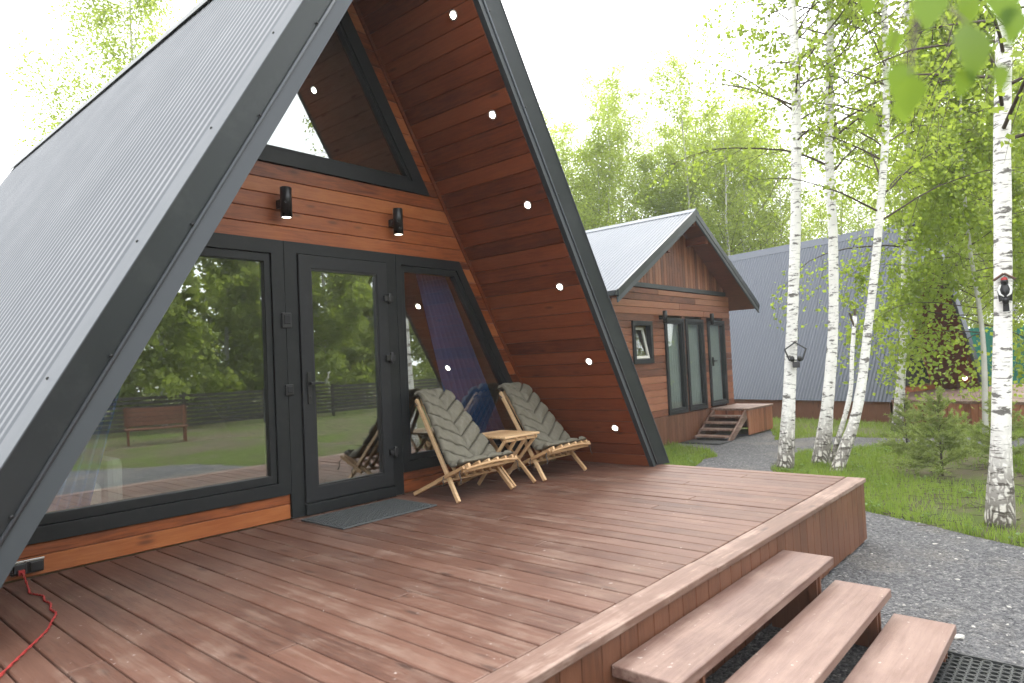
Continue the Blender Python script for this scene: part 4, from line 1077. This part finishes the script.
# beyond the small house and the distant cabin (seen between the gables), then to the right
for (px,dist) in [(560,33),(585,38),(612,31),(640,36),(668,33),(690,40),(715,34),(738,30),(762,37),(785,33),(815,40),(845,36),(600,46),(655,48),(705,47),(750,46),(870,38),(905,34),(940,36),(965,31),(1000,35),(1040,30),(1015,24),(955,26),(1075,27),(980,44),(545,44),(575,33),(600,31),(628,36),(652,34),(680,33),(700,32),(726,36),(752,32),(776,35),(530,36)]:
    p=at(px,350,dist); spots.append((p.x,p.y))
for i,(x,y) in enumerate(spots):
    k=i%3; place(pr[k],x,y,rg.random()*6.28,rg.uniform(.85,1.12),not used[k]); used[k]=True
# tall tree behind the big cabin at the left
lt=big('tall_birch','tall airy birch rising behind the ridge of the big cabin roof, at top left',0,0,15,61,None,M['leaff'],.085,96,64,3.6,.14,.5,.75,.12,top_pow=.5,spread=1.0)
p=at(140,120,24); lt.location=(p.x,p.y,G); lt.scale=(1.15,)*3
# the wood across the yard, mirrored in the glass
GR='dark green trees across the yard'; LR='green tree across the yard behind the slat fence, mirrored in the cabin glass'
rp=[big('yard_tree',LR,0,0,h,70+k,GR,M['leafd'],.30,70,40,4.2,.04,.6,.5,.16,'tree') for k,h in enumerate((12,14))]
us=[False]*2
for i,(x,y) in enumerate([(-13,-24),(-8,-22.5),(-3.5,-25),(.5,-22),(4.5,-24.5),(8.5,-22),(12.5,-25),(16,-22.5),(20,-25),(24.5,-23),(29,-26),(-11,-30),(-5,-31),(2,-30),(9,-31),(16,-30),(23,-31),(30,-31)]):
    k=i%2; place(rp[k],x,y,rg.random()*6.28,rg.uniform(.62,.82),not us[k]); us[k]=True
# saplings
def spruce(lab,x,y,h,seed,group='spruce saplings'):
    rg=np.random.default_rng(seed); t=thing('spruce_sapling',lab,'sapling',(x,y,G),0,group); b=MB(); b.tube([(0,0,-.03),(0,0,h*.5),(rg.normal(0,.02),0,h)],[.016,.011,.004],6); b.build('trunk',M['twig'],t,fix=False)
    mb=MB(); C=[]; Dr=[]
    for k in range(int(h*56)):
        u=rg.random()**.9; z=h*(.05+.93*u); ln=(1-u)**.8*h*.58*rg.uniform(.55,1.1)+.05; az=rg.random()*6.28; el=.35+.5*u+rg.normal(0,.15)
        d=np.array([math.cos(az)*math.cos(el),math.sin(az)*math.cos(el),math.sin(el)]); p0=np.array([0,0,z]); p1=p0+d*ln+np.array([0,0,-.06*ln]); mb.tube([p0,p1],[.005,.002],3,cap=False)
        segs=[(p0,p1,d)]
        for s in range(int(ln*24)):
            v=rg.uniform(.25,1); b0=p0*(1-v)+p1*v; dd=d*.7+rg.normal(0,.45,3); dd/=np.linalg.norm(dd); segs.append((b0,b0+dd*ln*rg.uniform(.12,.32),dd))
        for (a,c,dd) in segs:
            n=int(np.linalg.norm(c-a)*260)+4; tt=rg.random((n,1)); C.append(a*(1-tt)+c*tt); e=dd[None]*.8+rg.normal(0,.75,(n,3)); Dr.append(e/np.linalg.norm(e,axis=1)[:,None])
    mb.build('branches',M['twig'],t,fix=False)
    C=np.concatenate(C);Dr=np.concatenate(Dr); n=len(C); q=rg.normal(0,1,(n,3)); p=np.cross(Dr,q); p/=np.linalg.norm(p,axis=1)[:,None]; l=rg.uniform(.022,.042,(n,1))
    V=np.stack([C-p*.0042,C+p*.0042,C+Dr*l+p*.002,C+Dr*l-p*.002],1).reshape(-1,3); np_mesh('needles',V,np.arange(4*n).reshape(n,4),M['spruce'],t,rnd=rg.random(n))
spruce('small spruce sapling in the grass, pointed and foremost of the three bushes',8.45,-3.42,1.18,81)
spruce('bushy spruce sapling close behind the right birch',9.5,-3.95,1.0,82)
spruce('low spruce sapling at the foot of the thin birch by the distant deck',11.9,-2.35,.8,83)
spruce('small spruce sapling at the right edge beyond the woodpecker birch',9.2,-4.75,.9,84)

# lantern and woodpecker fixed to the trunks
c=at(795.5,353,9.90)-Vector((0,0,.0)); t=thing('trunk_lantern','black pentagon frame lantern fixed to the white birch trunk near the porch','lantern',c)
vd=Vector((c.x-CAM.x,c.y-CAM.y,0)).normalized(); t.rotation_euler=(0,0,math.atan2(vd.y,vd.x)-math.pi/2)
R_=.165; pent=[(R_*math.cos(a),R_*math.sin(a)) for a in [math.pi/2+2*math.pi*k/5 for k in range(5)]]; pent=[(x,z*.95+.012) for x,z in pent]
b=MB(); b.ring(pent,[(x*.84,(z-.012)*.84+.012) for x,z in pent],-.03,.02); b.build('frame',M['black'],t,.003)
b=MB(); b.box(-.05,.05,-.05,.04,-.215,-.125); b.build('base',M['black'],t,.006)
for x in (-.05,.05):
    b=MB(); b.ell((x,-.02,-.085),.035,.03,.045,10,7); b.build('bulb_holder',M['black'],t)
c=at(1005,291,6.375); t=thing('woodpecker_ornament','black and white woodpecker ornament with red cap clinging to the right birch trunk','ornament',c)
vd=Vector((c.x-CAM.x,c.y-CAM.y,0)).normalized(); t.rotation_euler=(0,0,math.atan2(vd.y,vd.x)-math.pi/2)
M['birdw']=paint('white_paint',(.72,.72,.70),.6); M['birdr']=paint('red_paint',(.50,.05,.05),.6); M['roofb']=paint('brown_paint',(.16,.09,.065),.7)
b=MB(); b.ell((0,-.01,.0),.046,.048,.088,16,12); b.ell((0,-.03,.085),.032,.036,.036,14,10); b.ell((0,-.015,-.085),.030,.03,.05,12,8); b.build('body',M['black'],t)
b=MB(); b.ell((0,-.032,.107),.028,.030,.024,14,9); b.build('red_cap',M['birdr'],t)
b=MB(); b.lathe((0,-.066,.088),[(.009,0),(.001,-.045)],8,'y'); b.build('beak',M['black'],t)
for s in (-1,1):
    b=MB(); b.tube([(s*.030,-.045,.06),(s*.048,-.035,.015),(s*.040,-.045,-.03),(s*.012,-.052,-.055)],[.006,.010,.010,.005],8); b.build('white_stripe',M['birdw'],t)
for s in (-1,1):
    b=MB(); b.hexa([(s*.030,-.03,.04),(s*.058,-.01,.0),(s*.05,.0,-.10),(s*.022,-.03,-.09)],[(s*.032,-.02,.04),(s*.060,.0,.0),(s*.052,.01,-.10),(s*.024,-.02,-.09)]); b.build('wing',M['black'],t,.004)
b=MB(); b.hexa([(-.022,-.02,-.10),(.022,-.02,-.10),(.026,-.01,-.195),(-.026,-.01,-.195)],[(-.022,.0,-.10),(.022,.0,-.10),(.026,.005,-.195),(-.026,.005,-.195)]); b.build('tail',M['black'],t,.004)
b=MB()
for s in (-1,1): b.bar((0,-.02,.165),(s*.085,-.01,.105),.09,.012,(0,0,1))
b.build('little_roof',M['roofb'],t,.003)

# twig of fresh leaves hanging close to the camera
tc=at(930,-60,.74); t=thing('leafy_twig','thin twig of fresh birch leaves hanging out of focus close to the viewer, top right','twig',tc)
b=MB()
lv=[(967,48,50,.60,.2),(903,78,30,.66,-.4),(910,92,34,.62,.3),(869,120,18,.74,.1),(902,108,22,.70,.5),(867,4,20,.72,.2),(930,8,34,.66,-.3),(968,6,34,.64,.1),(997,76,24,.62,.6),(1014,22,34,.56,-.2),(1000,3,36,.56,.2),(965,80,26,.60,-.2),(893,40,20,.74,.4)]
stem=[tc,at(925,-10,.72),at(912,60,.70)]; b.tube(smooth([p-tc for p in stem],5),.0013,5,cap=False)
V=[];F=[];R=[]; rg=np.random.default_rng(5)
for (x,y,s,dp,tw) in lv:
    ln=1.25*s*dp/fpx; top=at(x,y-s*.5,dp); b.tube([p-tc for p in (at(925+(x-925)*.35,min(y-s*.5-26,10),.70),top)],.0008,4,cap=False)
    dn=(upv*-1+rt*tw*.5+fw*rg.normal(0,.2)).normalized(); sd=dn.cross(fw+rt*rg.normal(0,.2)).normalized(); nn=dn.cross(sd)
    prof=[(0,0),(.10,.22),(.25,.40),(.40,.44),(.60,.33),(.80,.16),(1,0)]; i0=len(V)
    for (a,w) in prof:
        for k in (-1,0,1): V.append(top-tc+dn*ln*a+sd*ln*w*k*.92+nn*ln*(.10*abs(k)*w-.15*a*a))
    for j in range(len(prof)-1):
        for k in (0,1): a=i0+j*3+k; F.append((a,a+1,a+4,a+3)); R.append(.5)
b.build('stem',M['twig'],t,fix=False); np_mesh('leaves',V,F,M['leafc'],t,rnd=R,smooth=True)

# ------------------------------------------------------------------ light
W=bpy.data.worlds.new('World'); S.world=W; W.use_nodes=True; nt=W.node_tree; bg=nt.nodes['Background']
sky=N(nt,'ShaderNodeTexSky',sky_type='NISHITA'); sky.sun_disc=False; EL,AZ=52.,68.   # sun bearing measured from +y towards +x
sky.sun_elevation=rad(EL); sky.sun_rotation=rad(AZ); sky.air_density=1.; sky.dust_density=6.; sky.ozone_density=1.
bw=N(nt,'ShaderNodeRGBToBW'); L(nt,sky.outputs[0],bw.inputs[0])
cl=mixc(nt,.86,sky.outputs[0],bw.outputs[0]); cl=mixc(nt,.72,cl,(8.2,8.35,8.5)); L(nt,cl,bg.inputs[0])   # a closed, evenly bright cloud layer over the sky
bg.inputs[1].default_value=.15
sl_=bpy.data.lights.new('sun','SUN'); so=bpy.data.objects.new('sun',sl_); COL.objects.link(so); sl_.energy=.8; sl_.angle=rad(40); sl_.color=(1,.96,.90)
sd=Vector((math.sin(rad(AZ))*math.cos(rad(EL)),math.cos(rad(AZ))*math.cos(rad(EL)),math.sin(rad(EL)))); so.rotation_mode='QUATERNION'; so.rotation_quaternion=Vector((0,0,-1)).rotation_difference(-sd); so.location=(4,-8,14)
S.view_settings.view_transform='Standard'; S.view_settings.look='None'; S.view_settings.gamma=1; S.view_settings.exposure=1.85
S.render.engine='CYCLES'; cy=S.cycles; cy.use_denoising=True; cy.max_bounces=9; cy.transparent_max_bounces=12; cy.diffuse_bounces=6; cy.glossy_bounces=5; cy.caustics_reflective=False; cy.caustics_refractive=False; cy.sample_clamp_indirect=8

# ------------------------------------------------------------------ light spring haze
b=MB(); b.box(-125,125,-125,125,G-1.2,21.)
m,nt2,out=nmat('haze_air'); pv=N(nt2,'ShaderNodeVolumePrincipled'); pv.inputs['Color'].default_value=(.95,.97,1,1); pv.inputs['Density'].default_value=.0012; pv.inputs['Anisotropy'].default_value=0.
L(nt2,pv.outputs[0],out.inputs['Volume']); o=b.build('haze',m); stuff(o,'thin pale haze hanging in the air over the whole yard','haze')
cy.volume_bounces=1; cy.volume_step_rate=4; cy.volume_max_steps=64
